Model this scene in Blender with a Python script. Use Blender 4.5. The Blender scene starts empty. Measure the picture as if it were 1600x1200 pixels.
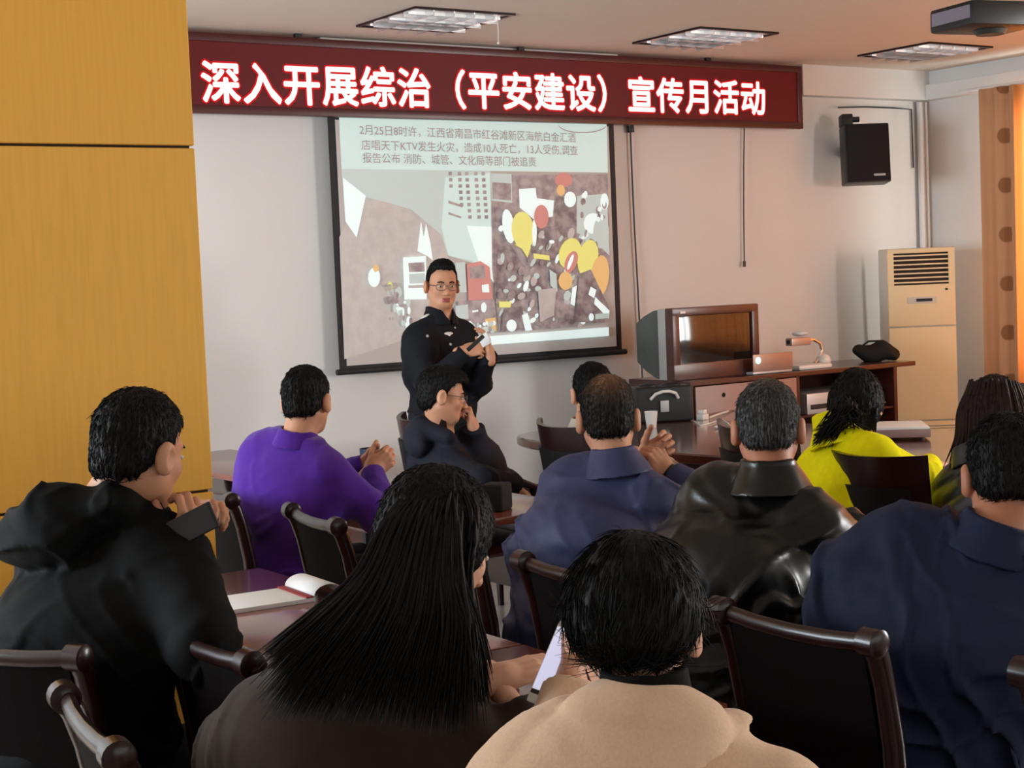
import bpy, bmesh, math, random, os
import numpy as np
from mathutils import Vector, Matrix

random.seed(7)
rng = np.random.RandomState(11)
C = bpy.context.scene.collection
SC = bpy.context.scene

# ------------------------------------------------------------------ camera
EYE = 1.6
FPX, YAW, PITCH, ROLL = 2484.1, 0.59864, 0.065791, -0.041489
cy, sy, cp, sp = math.cos(YAW), math.sin(YAW), math.cos(PITCH), math.sin(PITCH)
FWD = np.array([sy * cp, cy * cp, -sp])
_rt = np.array([cy, -sy, 0.0]); _up = np.cross(_rt, FWD)
RGT = math.cos(ROLL) * _rt + math.sin(ROLL) * _up
UPV = -math.sin(ROLL) * _rt + math.cos(ROLL) * _up
cam = bpy.data.objects.new('camera', bpy.data.cameras.new('camera'))
C.objects.link(cam)
cam.data.sensor_fit = 'HORIZONTAL'; cam.data.sensor_width = 36.0
cam.data.lens = FPX / 1600.0 * 36.0
cam.data.clip_start = 0.05
cam.matrix_world = Matrix(((RGT[0], UPV[0], -FWD[0], 0), (RGT[1], UPV[1], -FWD[1], 0), (RGT[2], UPV[2], -FWD[2], EYE), (0, 0, 0, 1)))
SC.camera = cam

# ------------------------------------------------------------------ world, daylight, exposure
world = bpy.data.worlds.new('world'); SC.world = world; world.use_nodes = True
world.node_tree.nodes['Background'].inputs[0].default_value = (0.75, 0.85, 1.0, 1)
world.node_tree.nodes['Background'].inputs[1].default_value = 0.25

def area(name, loc, size, target, col, power):
    l = bpy.data.lights.new(name, 'AREA'); l.shape = 'RECTANGLE'; l.size, l.size_y = size
    l.color = col; l.energy = power
    o = bpy.data.objects.new(name, l); C.objects.link(o); o.location = loc
    o.rotation_euler = (Vector(target) - Vector(loc)).to_track_quat('-Z', 'Y').to_euler()
    return o
# daylight outside the windows: back wall (behind the camera), left wall, and the curtained right wall
area('daylight_back', (3.2, -2.75, 1.75), (7.0, 1.5), (3.2, 5, 1.6), (1.0, 0.97, 0.93), 95)
area('daylight_left', (-1.75, 5.9, 1.75), (3.0, 1.5), (4, 6.9, 1.5), (0.84, 0.92, 1.0), 440)
area('daylight_curtain', (9.75, 4.75, 1.8), (5.1, 1.9), (4, 4.75, 1.5), (1.0, 0.94, 0.86), 400)
area('daylight_right', (9.75, 1.0, 1.8), (2.3, 1.9), (5.5, 4.5, 1.6), (1.0, 0.97, 0.95), 440)
SC.view_settings.view_transform = 'Standard'; SC.view_settings.look = 'None'
SC.view_settings.gamma = 1.0; SC.view_settings.use_curve_mapping = False
SC.view_settings.exposure = -0.12
SC.cycles.max_bounces = 8; SC.cycles.diffuse_bounces = 4; SC.cycles.glossy_bounces = 3
SC.cycles.caustics_reflective = False; SC.cycles.caustics_refractive = False
SC.cycles.sample_clamp_indirect = 4.0
SC.cycles.use_denoising = True

# ------------------------------------------------------------------ helpers
def ray(px, py): return FWD + (px - 800) / FPX * RGT - (py - 600) / FPX * UPV
def at(px, py, Z): return np.array([0, 0, EYE]) + Z * ray(px, py)
def on_y(px, py, Y): d = ray(px, py); return np.array([0, 0, EYE]) + Y / d[1] * d
def on_z(px, py, z): d = ray(px, py); return np.array([0, 0, EYE]) + (z - EYE) / d[2] * d
def srgb(r, g, b):
    f = lambda c: (c / 255 / 12.92) if c / 255 <= 0.04045 else ((c / 255 + 0.055) / 1.055) ** 2.4
    return (f(r), f(g), f(b), 1)

def mat(name, col, rough=0.6, spec=0.5, metal=0.0, noise=0.0, nscale=20.0, stretch=(1, 1, 1), bump=0.0, bscale=60.0, coat=0.0, emit=None, estr=0.0, sheen=0.0, col2=None, bdist=0.004):
    m = bpy.data.materials.new(name); m.use_nodes = True
    nt = m.node_tree; N = nt.nodes; L = nt.links; b = N['Principled BSDF']
    b.inputs['Base Color'].default_value = col if len(col) == 4 else (*col, 1)
    b.inputs['Roughness'].default_value = rough; b.inputs['Metallic'].default_value = metal
    b.inputs['Specular IOR Level'].default_value = spec
    if coat: b.inputs['Coat Weight'].default_value = coat; b.inputs['Coat Roughness'].default_value = 0.12
    if sheen: b.inputs['Sheen Weight'].default_value = sheen
    if emit is not None:
        b.inputs['Emission Color'].default_value = emit; b.inputs['Emission Strength'].default_value = estr
    if noise or bump:
        tc = N.new('ShaderNodeTexCoord'); mp = N.new('ShaderNodeMapping'); mp.inputs['Scale'].default_value = stretch
        L.new(tc.outputs['Object'], mp.inputs['Vector'])
    if noise:
        nz = N.new('ShaderNodeTexNoise'); nz.inputs['Scale'].default_value = nscale; nz.inputs['Detail'].default_value = 4
        L.new(mp.outputs[0], nz.inputs['Vector'])
        mx = N.new('ShaderNodeMix'); mx.data_type = 'RGBA'
        c = np.array(col[:3]); c2 = np.array(col2[:3]) if col2 else c * (1 - noise)
        c1 = c if col2 else np.minimum(c * (1 + noise), 1)
        mx.inputs[6].default_value = (*c2, 1); mx.inputs[7].default_value = (*c1, 1)
        L.new(nz.outputs['Fac'], mx.inputs[0]); L.new(mx.outputs[2], b.inputs['Base Color'])
    if bump:
        n2 = N.new('ShaderNodeTexNoise'); n2.inputs['Scale'].default_value = bscale; n2.inputs['Detail'].default_value = 3
        L.new(mp.outputs[0], n2.inputs['Vector'])
        bp = N.new('ShaderNodeBump'); bp.inputs['Strength'].default_value = bump; bp.inputs['Distance'].default_value = bdist
        L.new(n2.outputs['Fac'], bp.inputs['Height']); L.new(bp.outputs[0], b.inputs['Normal'])
    return m

def tag(o, label=None, cat=None, group=None, kind=None):
    if label: o['label'] = label
    if cat: o['category'] = cat
    if group: o['group'] = group
    if kind: o['kind'] = kind
    return o

def link_mesh(name, me, parent=None, m=None, smooth=False):
    o = bpy.data.objects.new(name, me); C.objects.link(o)
    if m is not None and len(me.materials) == 0: me.materials.append(m)
    if parent is not None: o.parent = parent
    if smooth:
        me.polygons.foreach_set('use_smooth', [True] * len(me.polygons))
    return o

class MB:
    """collects shapes into one bmesh"""
    def __init__(s): s.bm = bmesh.new(); s.mi = 0
    def _mark(s, faces):
        for f in faces: f.material_index = s.mi
    def box(s, lo, hi, bev=0.0, seg=2, M=None):
        lo, hi = Vector(lo), Vector(hi)
        r = bmesh.ops.create_cube(s.bm, size=1.0)
        vs = r['verts']; sz = hi - lo; ce = (hi + lo) / 2
        for v in vs: v.co = Vector((v.co.x * sz.x, v.co.y * sz.y, v.co.z * sz.z)) + ce
        fs = {f for v in vs for f in v.link_faces}
        if bev:
            es = list({e for v in vs for e in v.link_edges})
            rr = bmesh.ops.bevel(s.bm, geom=es, offset=bev, segments=seg, affect='EDGES', profile=0.6)
            fs = set(rr['faces']) | {f for f in fs if f.is_valid}
            vs = {v for f in fs for v in f.verts}
        if M is not None:
            for v in vs: v.co = M @ v.co
        s._mark(fs); return s
    def tube(s, pts, rad, n=10, caps=True, flat=None):
        pts = [Vector(p) for p in pts]
        if not hasattr(rad, '__len__'): rad = [rad] * len(pts)
        rings = []
        T0 = None; nrm = None
        for i, p in enumerate(pts):
            t = (pts[min(i + 1, len(pts) - 1)] - pts[max(i - 1, 0)]).normalized()
            if nrm is None:
                a = Vector((0, 0, 1)) if abs(t.z) < 0.9 else Vector((1, 0, 0))
                nrm = (a - t * a.dot(t)).normalized()
            else:
                nrm = (nrm - t * nrm.dot(t)).normalized()
            bn = t.cross(nrm)
            k = flat if flat else (1, 1)
            rings.append([s.bm.verts.new(p + (nrm * math.cos(2 * math.pi * j / n) * k[0] + bn * math.sin(2 * math.pi * j / n) * k[1]) * rad[i]) for j in range(n)])
        fs = []
        for a, b in zip(rings[:-1], rings[1:]):
            for j in range(n):
                fs.append(s.bm.faces.new((a[j], a[(j + 1) % n], b[(j + 1) % n], b[j])))
        if caps:
            fs.append(s.bm.faces.new(rings[0][::-1])); fs.append(s.bm.faces.new(rings[-1]))
        s._mark(fs); return s
    def cyl(s, a, b, r, r2=None, n=20): return s.tube([a, b], [r, r2 if r2 is not None else r], n)
    def lathe(s, prof, c=(0, 0, 0), n=24):
        c = Vector(c); rings = []
        for (r, z) in prof:
            rings.append([s.bm.verts.new(c + Vector((r * math.cos(2 * math.pi * j / n), r * math.sin(2 * math.pi * j / n), z))) for j in range(n)])
        fs = []
        for a, b in zip(rings[:-1], rings[1:]):
            for j in range(n): fs.append(s.bm.faces.new((a[j], a[(j + 1) % n], b[(j + 1) % n], b[j])))
        if prof[0][0] > 1e-5: fs.append(s.bm.faces.new(rings[0][::-1]))
        if prof[-1][0] > 1e-5: fs.append(s.bm.faces.new(rings[-1]))
        s._mark(fs); return s
    def poly(s, pts, depth=None):
        vs = [s.bm.verts.new(Vector(p)) for p in pts]
        f = s.bm.faces.new(vs); fs = [f]
        if depth is not None:
            d = Vector(depth); w = [s.bm.verts.new(v.co + d) for v in vs]
            fs.append(s.bm.faces.new(w[::-1]))
            for i in range(len(vs)):
                j = (i + 1) % len(vs); fs.append(s.bm.faces.new((vs[j], vs[i], w[i], w[j])))
        s._mark(fs); return s
    def sphere(s, c, r, sc=(1, 1, 1), seg=20, rings=12):
        rr = bmesh.ops.create_uvsphere(s.bm, u_segments=seg, v_segments=rings, radius=r)
        for v in rr['verts']: v.co = Vector((v.co.x * sc[0], v.co.y * sc[1], v.co.z * sc[2])) + Vector(c)
        s._mark({f for v in rr['verts'] for f in v.link_faces}); return s
    def build(s, name, m=None, parent=None, smooth=True, angle=35):
        bmesh.ops.recalc_face_normals(s.bm, faces=s.bm.faces[:])
        me = bpy.data.meshes.new(name); s.bm.to_mesh(me); s.bm.free()
        if m is not None:
            for q in (m if isinstance(m, (list, tuple)) else [m]): me.materials.append(q)
        o = link_mesh(name, me, parent)
        if smooth:
            me.polygons.foreach_set('use_smooth', [True] * len(me.polygons))
            try: me.set_sharp_from_angle(angle=math.radians(angle))
            except Exception: pass
        return o

def empty(name, loc, heading=None):
    """heading: direction in degrees from +X that the thing's local +Y faces"""
    o = bpy.data.objects.new(name, None); C.objects.link(o); o.location = loc
    o.empty_display_size = 0.1
    if heading is not None: o.rotation_euler = (0, 0, math.radians(heading - 90))
    return o

def copy_tree(o, parent=None):
    c = o.copy(); C.objects.link(c)
    if parent is not None: c.parent = parent
    for ch in list(o.children): copy_tree(ch, c)
    return c

def text_mesh(name, body, size, m, thick=0.0, align='LEFT', res=3, extrude=0.0, spacing=1.0):
    cu = bpy.data.curves.new(name, 'FONT'); cu.body = body; cu.size = size; cu.offset = thick
    cu.align_x = align; cu.resolution_u = res; cu.extrude = extrude; cu.space_character = spacing
    tmp = bpy.data.objects.new(name, cu); C.objects.link(tmp)
    dg = bpy.context.evaluated_depsgraph_get(); dg.update()
    me = bpy.data.meshes.new_from_object(tmp.evaluated_get(dg))
    bpy.data.objects.remove(tmp); bpy.data.curves.remove(cu)
    me.name = name; me.materials.clear(); me.materials.append(m)
    return me

# ------------------------------------------------------------------ materials
M = {}
M['wall'] = mat('wall_paint', (0.72, 0.71, 0.70), 0.85, 0.2, noise=0.03, nscale=3, bump=0.05, bscale=120)
M['ceiling'] = mat('ceiling_paint', (0.70, 0.62, 0.55), 0.9, 0.2, noise=0.02, nscale=2)
M['floor'] = mat('floor_tile', (0.42, 0.36, 0.30), 0.25, 0.5, noise=0.1, nscale=6)
M['pillar'] = mat('pillar_veneer', srgb(234, 176, 72), 0.42, 0.35, noise=0.10, nscale=14, stretch=(6, 6, 0.35), bump=0.03, bscale=30)
M['groove'] = mat('groove_dark', (0.03, 0.015, 0.008), 0.9)
M['wood'] = mat('red_brown_wood', srgb(64, 26, 20), 0.28, 0.5, noise=0.25, nscale=9, stretch=(1, 1, 8), coat=0.35)
M['tabletop'] = mat('tabletop_wood', srgb(112, 56, 44), 0.2, 0.5, noise=0.14, nscale=7, stretch=(8, 1, 1), coat=0.4)
M['greytop'] = mat('table_edge', srgb(70, 40, 32), 0.3, 0.5, coat=0.3)
M['ovaltop'] = mat('oval_tabletop_wood', srgb(84, 42, 32), 0.14, 0.5, noise=0.15, nscale=5, stretch=(6, 1, 1), coat=0.6)
M['chairwood'] = mat('chair_wood', srgb(34, 10, 10), 0.3, 0.3, noise=0.3, nscale=12, stretch=(1, 1, 5), coat=0.15)
M['leatherseat'] = mat('black_seat_leather', (0.006, 0.005, 0.0055), 0.5, 0.2, bump=0.15, bscale=90)
M['black'] = mat('black_plastic', (0.012, 0.012, 0.013), 0.4, 0.4)
M['blackmatte'] = mat('black_matte', (0.014, 0.013, 0.014), 0.8, 0.2)
M['darkgrey'] = mat('dark_grey_plastic', (0.05, 0.055, 0.055), 0.5, 0.4)
M['silver'] = mat('silver_plastic', (0.45, 0.46, 0.47), 0.35, 0.5, metal=0.3)
M['chrome'] = mat('chrome', (0.7, 0.7, 0.7), 0.15, 0.5, metal=1.0)
M['white'] = mat('white_plastic', (0.75, 0.74, 0.72), 0.4, 0.4)
M['paper'] = mat('paper', (0.80, 0.80, 0.79), 0.9, 0.2)
M['redband'] = mat('red_band', srgb(140, 30, 30), 0.6)
M['acbody'] = mat('cream_plastic', srgb(238, 220, 178), 0.5, 0.35)
M['acside'] = mat('pale_metal', srgb(214, 208, 196), 0.5, 0.35)
M['glass'] = mat('window_glass', (0.8, 0.85, 0.9), 0.05); M['glass'].node_tree.nodes['Principled BSDF'].inputs['Transmission Weight'].default_value = 1.0
M['ledbox'] = mat('led_frame', srgb(70, 20, 22), 0.35, 0.5)
M['ledpanel'] = mat('led_panel', (0.03, 0.002, 0.003), 0.5, 0.3, emit=(1, 0.0, 0.012, 1), estr=0.10)
M['ledhalo'] = mat('led_bloom', (0.05, 0, 0), 0.5, 0.2, emit=(1, 0.0, 0.01, 1), estr=0.6)  # bloom round the characters, painted as a wider glowing red glyph
M['ledtext'] = mat('led_lit', (0.3, 0.1, 0.1), 0.5, 0.2, emit=(1.0, 0.74, 0.70, 1), estr=1.5)
M['screen'] = mat('screen_cloth', (0.60, 0.57, 0.56), 0.9, 0.1)
M['screenframe'] = mat('screen_border', (0.018, 0.018, 0.02), 0.6, 0.3)

# ------------------------------------------------------------------ the room
WY, RX, LX, BY, CZ = 8.1, 9.35, -1.5, -2.5, 3.0
def structure(name, mb, m): return tag(mb.build(name, m, smooth=False), kind='structure')
structure('floor', MB().box((LX - .2, BY - .2, -0.1), (RX + .2, WY + .2, 0)), M['floor'])
structure('ceiling', MB().box((LX - .2, BY - .2, CZ), (RX + .2, WY + .2, CZ + .1)), M['ceiling'])
structure('wall_front', MB().box((LX - .2, WY, 0), (RX + .2, WY + .2, CZ)), M['wall'])
def wall_with_window(name, axis, pos, thick, a0, a1, w0, w1, z0, z1):
    mb = MB()
    def bx(u0, u1, za, zb):
        if axis == 'x': mb.box((min(pos, pos + thick), u0, za), (max(pos, pos + thick), u1, zb))
        else: mb.box((u0, min(pos, pos + thick), za), (u1, max(pos, pos + thick), zb))
    bx(a0, w0, 0, CZ); bx(w1, a1, 0, CZ); bx(w0, w1, 0, z0); bx(w0, w1, z1, CZ)
    return structure(name, mb, M['wall'])
wall_with_window('wall_right', 'x', RX, .2, BY, WY, -0.2, 7.35, 0.85, 2.72)
wall_with_window('wall_left', 'x', LX, -.2, BY, WY, 4.3, 7.5, 0.9, 2.6)
wall_with_window('wall_back', 'y', BY, -.2, LX, RX, -0.4, 6.8, 0.9, 2.6)
def window(name, axis, pos, a0, a1, z0, z1, n):
    mb = MB(); fr = 0.05
    def bx(u0, u1, za, zb, d=0.03):
        if axis == 'x': mb.box((pos - d, u0, za), (pos + d, u1, zb))
        else: mb.box((u0, pos - d, za), (u1, pos + d, zb))
    bx(a0, a1, z0, z0 + fr); bx(a0, a1, z1 - fr, z1)
    for i in range(n + 1):
        u = a0 + (a1 - a0 - fr) * i / n; bx(u, u + fr, z0, z1)
    w = tag(mb.build(name, M['white'], smooth=False), kind='structure')
    g = MB()
    if axis == 'x': g.box((pos - .003, a0, z0), (pos + .003, a1, z1))
    else: g.box((a0, pos - .003, z0), (a1, pos + .003, z1))
    gm = bpy.data.materials.get('clear_pane')
    if gm is None:
        gm = bpy.data.materials.new('clear_pane'); gm.use_nodes = True; nt = gm.node_tree
        nt.nodes.remove(nt.nodes['Principled BSDF'])
        t = nt.nodes.new('ShaderNodeBsdfTransparent'); t.inputs[0].default_value = (.92, .95, .95, 1)
        gl = nt.nodes.new('ShaderNodeBsdfGlossy'); gl.inputs['Roughness'].default_value = .05
        mx = nt.nodes.new('ShaderNodeMixShader'); mx.inputs[0].default_value = .06
        nt.links.new(t.outputs[0], mx.inputs[1]); nt.links.new(gl.outputs[0], mx.inputs[2])
        nt.links.new(mx.outputs[0], nt.nodes['Material Output'].inputs[0])
    g.build('pane', gm, w, smooth=False)
window('window_1', 'x', RX + .1, -0.2, 7.35, 0.85, 2.72, 6)
window('window_2', 'x', LX - .1, 4.3, 7.5, 0.9, 2.6, 3)
window('window_3', 'y', BY - .1, -0.4, 6.8, 0.9, 2.6, 6)
# soffit over the front wall and cornice over the right wall
structure('trim_1', MB().box((8.0, WY - .1, 2.79), (RX, WY, CZ)), M['wall'])
structure('trim_2', MB().box((RX - .10, BY, 2.79), (RX, WY - .1, 2.90), bev=.004).box((RX - .055, BY, 2.905), (RX, WY - .1, CZ)), M['wall'])
structure('baseboard_front', MB().box((LX, WY - .015, 0), (RX, WY, .1)), M['chairwood'])

# pillar clad in yellow veneer, in three stacked panels with dark grooves between
px0, px1, py0, py1 = 1.10, 1.93, 4.45, 5.15
mb = MB()
zs = [0, 1.003, 2.031, CZ]
for i in range(3):
    mb.box((px0, py0, zs[i] + (.004 if i else 0)), (px1, py1, zs[i + 1] - .004 if i < 2 else CZ), bev=.003, seg=1)
mb.mi = 1
mb.box((px0 + .012, py0 + .012, 0.01), (px1 - .012, py1 - .012, CZ - .01))
pil = tag(mb.build('pillar', [M['pillar'], M['groove']], smooth=False), kind='structure')

# corner pipes
mb = MB()
mb.tube([(9.25, 8.06, 0), (9.25, 8.06, 2.78)], .022, 12)
mb.tube([(9.31, 8.055, 0), (9.31, 8.055, 2.78)], .012, 10)
tag(mb.build('drain_pipe', M['wall']), 'pair of slim white painted pipes running up the corner beside the air conditioner', 'pipe')

# ------------------------------------------------------------------ ceiling lights
M['louver'] = mat('louver_metal', (0.75, 0.75, 0.77), 0.25, 0.5, metal=0.9)
M['lightpan'] = mat('light_pan', (0.8, 0.78, 0.77), 0.3, 0.5, metal=0.4)
M['tube'] = mat('unlit_tube_glint', (0.85, 0.85, 0.85), 0.3, emit=(1, .97, .95, 1), estr=0.6)  # lamps are off; this emission stands in for window light caught in the cells
def ceiling_light():
    r = empty('ceiling_light', (0, 0, 0))
    w = .62
    f = MB()
    for (a, b) in (((-w/2, -w/2), (w/2, -w/2+.02)), ((-w/2, w/2-.02), (w/2, w/2)), ((-w/2, -w/2+.02), (-w/2+.02, w/2-.02)), ((w/2-.02, -w/2+.02), (w/2, w/2-.02))):
        f.box((a[0], a[1], -.012), (b[0], b[1], 0))
    f.build('frame', M['chairwood'], r, smooth=False)
    MB().box((-w/2+.02, -w/2+.02, -.004), (w/2-.02, w/2-.02, 0)).build('reflector', M['lightpan'], r, smooth=False)
    for i in range(3):
        MB().cyl((-w/2+.03, -.2+.2*i, -.012), (w/2-.03, -.2+.2*i, -.012), .008, n=10).build('fluorescent_tube', M['tube'], r)
    g = MB()
    for i in range(1, 4): g.box((-w/2+.02, -w/2 + w*i/4-.003, -.034), (w/2-.02, -w/2 + w*i/4+.003, -.004))
    for i in range(1, 5): g.box((-w/2 + w*i/5-.003, -w/2+.02, -.034), (-w/2 + w*i/5+.003, w/2-.02, -.004))
    g.build('louver', M['louver'], r, smooth=False)
    return r
L0 = ceiling_light()
spots = [((4.572, 7.287), 'square louvered ceiling light above the middle of the red banner'),
         ((6.467, 7.274), 'square louvered ceiling light above the right end of the banner'),
         ((8.355, 7.225), 'square louvered ceiling light nearest the corner with the air conditioner')]
spots[0] = (spots[0][0], 'square louvered ceiling light above the left half of the banner, beside a thin hanging string')
for i, (xy, lab) in enumerate(spots):
    o = L0 if i == 0 else copy_tree(L0)
    o.location = (xy[0], xy[1], CZ); tag(o, lab, 'ceiling light', 'ceiling lights')
a = at(777, 30, 8.35); 
mb = MB().tube([(a[0], a[1], CZ), (a[0] + .003, a[1], CZ - .09), (a[0], a[1], CZ - .155)], .0025, 6).sphere((a[0], a[1], CZ - .16), .007)
tag(mb.build('pull_string', M['white']), 'short white string hanging from the ceiling beside the light over the banner', 'string')

# ------------------------------------------------------------------ LED banner
bn = empty('led_banner', (5.4, 7.9, 2.76))
tag(bn, 'long red lit sign with white Chinese characters hung along the front wall under the ceiling', 'sign')
bl, br, bz0, bz1, byf, byb = 2.2, 7.93, 2.548, 2.975, 7.95, 7.985
fr = MB()
def bbox(lo, hi, **k): fr.box((lo[0] - 5.4, lo[1] - 7.9, lo[2] - 2.76), (hi[0] - 5.4, hi[1] - 7.9, hi[2] - 2.76), **k)
bbox((bl, byf - .012, bz1 - .045), (br, byb, bz1), bev=.006); bbox((bl, byf - .012, bz0), (br, byb, bz0 + .045), bev=.006)
bbox((br - .045, byf - .0119, bz0 + .04), (br - .001, byb, bz1 - .04), bev=.006); bbox((bl, byf - .0119, bz0 + .04), (bl + .045, byb, bz1 - .04), bev=.006)
fr.build('frame', M['ledbox'], bn)
for hx_ in (2.6, 4.1, 5.6, 7.1):
    MB().box((hx_ - .02 - 5.4, 7.955 - 7.9, bz1 - .01 - 2.76), (hx_ + .02 - 5.4, 7.98 - 7.9, CZ - 2.76)).build('hanger', M['black'], bn, smooth=False)
def led_panel_mat():
    m = M['ledpanel']; nt = m.node_tree; N = nt.nodes; L = nt.links
    tc = N.new('ShaderNodeTexCoord'); vo = N.new('ShaderNodeTexVoronoi'); vo.inputs['Scale'].default_value = 90; vo.inputs['Randomness'].default_value = 0
    L.new(tc.outputs['Object'], vo.inputs['Vector'])
    mr = N.new('ShaderNodeMapRange'); mr.inputs[1].default_value = .2; mr.inputs[2].default_value = .6; mr.inputs[3].default_value = .22; mr.inputs[4].default_value = .07
    L.new(vo.outputs['Distance'], mr.inputs[0]); L.new(mr.outputs[0], N['Principled BSDF'].inputs['Emission Strength'])
led_panel_mat()
MB().box((bl + .03 - 5.4, byf - 7.9, bz0 + .03 - 2.76), (br - .03 - 5.4, byb - 7.9, bz1 - .03 - 2.76)).build('led_matrix', M['ledpanel'], bn, smooth=False)
LEDTXT = '深入开展综治（平安建设）宣传月活动'
x0, cell = 3.50, (7.60 - 3.50) / len(LEDTXT)
for i, ch in enumerate(LEDTXT):
    par = bn
    me = text_mesh('t', ch, .235, M['ledtext'], align='LEFT')
    co0 = np.zeros(len(me.vertices) * 3); me.vertices.foreach_get('co', co0); co0 = co0.reshape(-1, 3)
    pf = [list(p.vertices) for p in me.polygons]; bpy.data.meshes.remove(me)
    zc = 2.705 + 0.03 * (i / 16.0) - .078
    for nm, th, dy, m in (('lit_character', .0065, .0035, M['ledtext']), ('red_glow', .017, .002, M['ledhalo'])):
        vs = []; fs = []
        for k in range(9):     # heavy strokes: the glyph stamped round a small circle
            ox, oz = (0, 0) if k == 8 else (th * math.cos(k * math.pi / 4), th * math.sin(k * math.pi / 4))
            off = len(vs)
            vs += np.stack([co0[:, 0] + x0 + i * cell - 5.4 + ox, np.full(len(co0), byf - dy - k * .00008 - (i % 2) * .00004 - 7.9), co0[:, 1] + zc - 2.76 + oz], 1).tolist(); fs += [[v + off for v in q] for q in pf]
        me = bpy.data.meshes.new(nm); me.from_pydata(vs, [], fs); me.materials.append(m); par = link_mesh(nm, me, par)

# ------------------------------------------------------------------ projection screen with the slide on it
SY = 8.02
sl = empty('projection_screen', (5.31, SY, 1.1))
tag(sl, 'black bordered projection screen showing a pale slide of text and a fire scene', 'projection screen')
def rel(p, o=(5.31, SY, 1.1)): return (p[0] - o[0], p[1] - o[1], p[2] - o[2])
MB().box(rel((4.29, SY, 1.10)), rel((6.335, SY + .006, 2.95))).build('border', M['screenframe'], sl, smooth=False)
MB().box(rel((4.335, SY - .004, 1.145)), rel((6.290, SY - .0005, 2.54))).build('cloth', M['screen'], sl, smooth=False)
MB().tube([rel((4.265, SY - .008, 1.112)), rel((6.36, SY - .008, 1.106))], .017, 12).build('bottom_bar', M['screenframe'], sl)
MB().box(rel((4.25, SY - .03, 2.93)), rel((6.37, SY + .06, 2.995)), bev=.01).build('roller_case', M['white'], sl)
# slide: layers of lit colour, in the photograph's own layout
def lit(name, c, s=1.0, base=.5): return mat('slide_' + name, (base, base * .96, base * .95), 0.9, 0.1, emit=srgb(*c), estr=s)
SLM = [lit('cyan', (190, 232, 225), .60), lit('white', (225, 250, 248), .75), lit('grey', (150, 145, 142), .34, .40), lit('dark', (60, 52, 58), .12, .28), lit('yellow', (235, 235, 90), .42, .5), lit('red', (215, 90, 90), .30, .4), lit('orange', (240, 180, 90), .4, .5), lit('mist', (180, 215, 208), .45, .5), lit('mid', (110, 95, 100), .2, .36), lit('ink', (110, 80, 84), .16, .30)]
for q, cc in ((2, (.52, .47, .46)), (3, (.36, .30, .31)), (4, (.68, .66, .32)), (5, (.60, .36, .33)), (6, (.66, .50, .28)), (8, (.42, .36, .37)), (9, (.46, .35, .36))):
    SLM[q].node_tree.nodes['Principled BSDF'].inputs['Base Color'].default_value = (*cc, 1)
for q, cc, c2 in ((8, (.56, .51, .52), (.36, .30, .32)), (3, (.48, .43, .44), (.26, .21, .23)), (2, (.60, .57, .56), (.54, .51, .50))):
    nt = SLM[q].node_tree; tcn = nt.nodes.new('ShaderNodeTexCoord'); nzn = nt.nodes.new('ShaderNodeTexNoise'); nzn.inputs['Scale'].default_value = 16; nzn.inputs['Detail'].default_value = 5
    nt.links.new(tcn.outputs['Object'], nzn.inputs['Vector']); rm = nt.nodes.new('ShaderNodeMapRange'); rm.inputs[1].default_value = .38; rm.inputs[2].default_value = .62; nt.links.new(nzn.outputs['Fac'], rm.inputs[0])
    mxn = nt.nodes.new('ShaderNodeMix'); mxn.data_type = 'RGBA'; mxn.inputs[6].default_value = (*c2, 1); mxn.inputs[7].default_value = (*cc, 1); nt.links.new(rm.outputs[0], mxn.inputs[0]); nt.links.new(mxn.outputs[2], nt.nodes['Principled BSDF'].inputs['Base Color'])
CYAN, WHITE, GREY, DARK, YEL, RED, ORG, MIST, MID, INK = range(10)
sm = MB(); layer = [0]
def spoly(mi, pts):
    layer[0] += 1
    y = SY - .0045 - layer[0] * .00006
    sm.mi = mi
    sm.poly([rel(on_y(500 + p[0] / 2.79, 170 + p[1] / 2.79, y)) for p in pts])
def sell(mi, c, rx, ry, n=18, rot=0.0):
    cr, sr = math.cos(rot), math.sin(rot)
    spoly(mi, [(c[0] + rx * math.cos(t) * cr - ry * math.sin(t) * sr, c[1] + rx * math.cos(t) * sr + ry * math.sin(t) * cr) for t in [2 * math.pi * i / n for i in range(n)]])
spoly(CYAN, [(82, 20), (1250, 50), (1255, 278), (94, 262)])
spoly(MIST, [(94, 262), (745, 270), (760, 700), (560, 640), (470, 500), (190, 380), (160, 560), (110, 490)])
spoly(WHITE, [(100, 300), (200, 380), (160, 562), (112, 492)])
spoly(GREY, [(200, 385), (300, 410), (400, 440), (470, 500), (530, 550), (560, 650), (560, 945), (106, 1092), (84, 560), (114, 500), (162, 566)])
spoly(CYAN, [(545, 300), (740, 280), (752, 700), (650, 660), (560, 640), (530, 520)])
spoly(WHITE, [(440, 490), (425, 620), (465, 640), (492, 660), (480, 580), (462, 500), (452, 560)])
for c in range(5):
    for r_ in range(8):
        x = 560 + c * 36 + r_ * 2 + (c % 2) * 4; y = 275 + r_ * 27
        if x > 520 + r_ * 22 - 40 and not (c == 0 and r_ > 2) and not (c == 1 and r_ > 5): spoly(MID, [(x, y), (x + 15, y), (x + 15, y + 15), (x, y + 15)])
spoly(MID, [(560, 400), (620, 420), (622, 430), (560, 412)]); spoly(MID, [(560, 450), (615, 470), (616, 478), (560, 460)])
spoly(WHITE, [(640, 510), (750, 515), (758, 760), (690, 660)])
spoly(MID, [(745, 290), (1252, 285), (1266, 760), (1120, 950), (780, 975), (750, 700)])
spoly(MIST, [(745, 282), (835, 284), (838, 410), (748, 400)]); spoly(MID, [(750, 320), (832, 325), (834, 400), (752, 392)])
spoly(WHITE, [(868, 350), (940, 345), (945, 390), (1020, 400), (1015, 470), (930, 480), (870, 430)])
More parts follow.
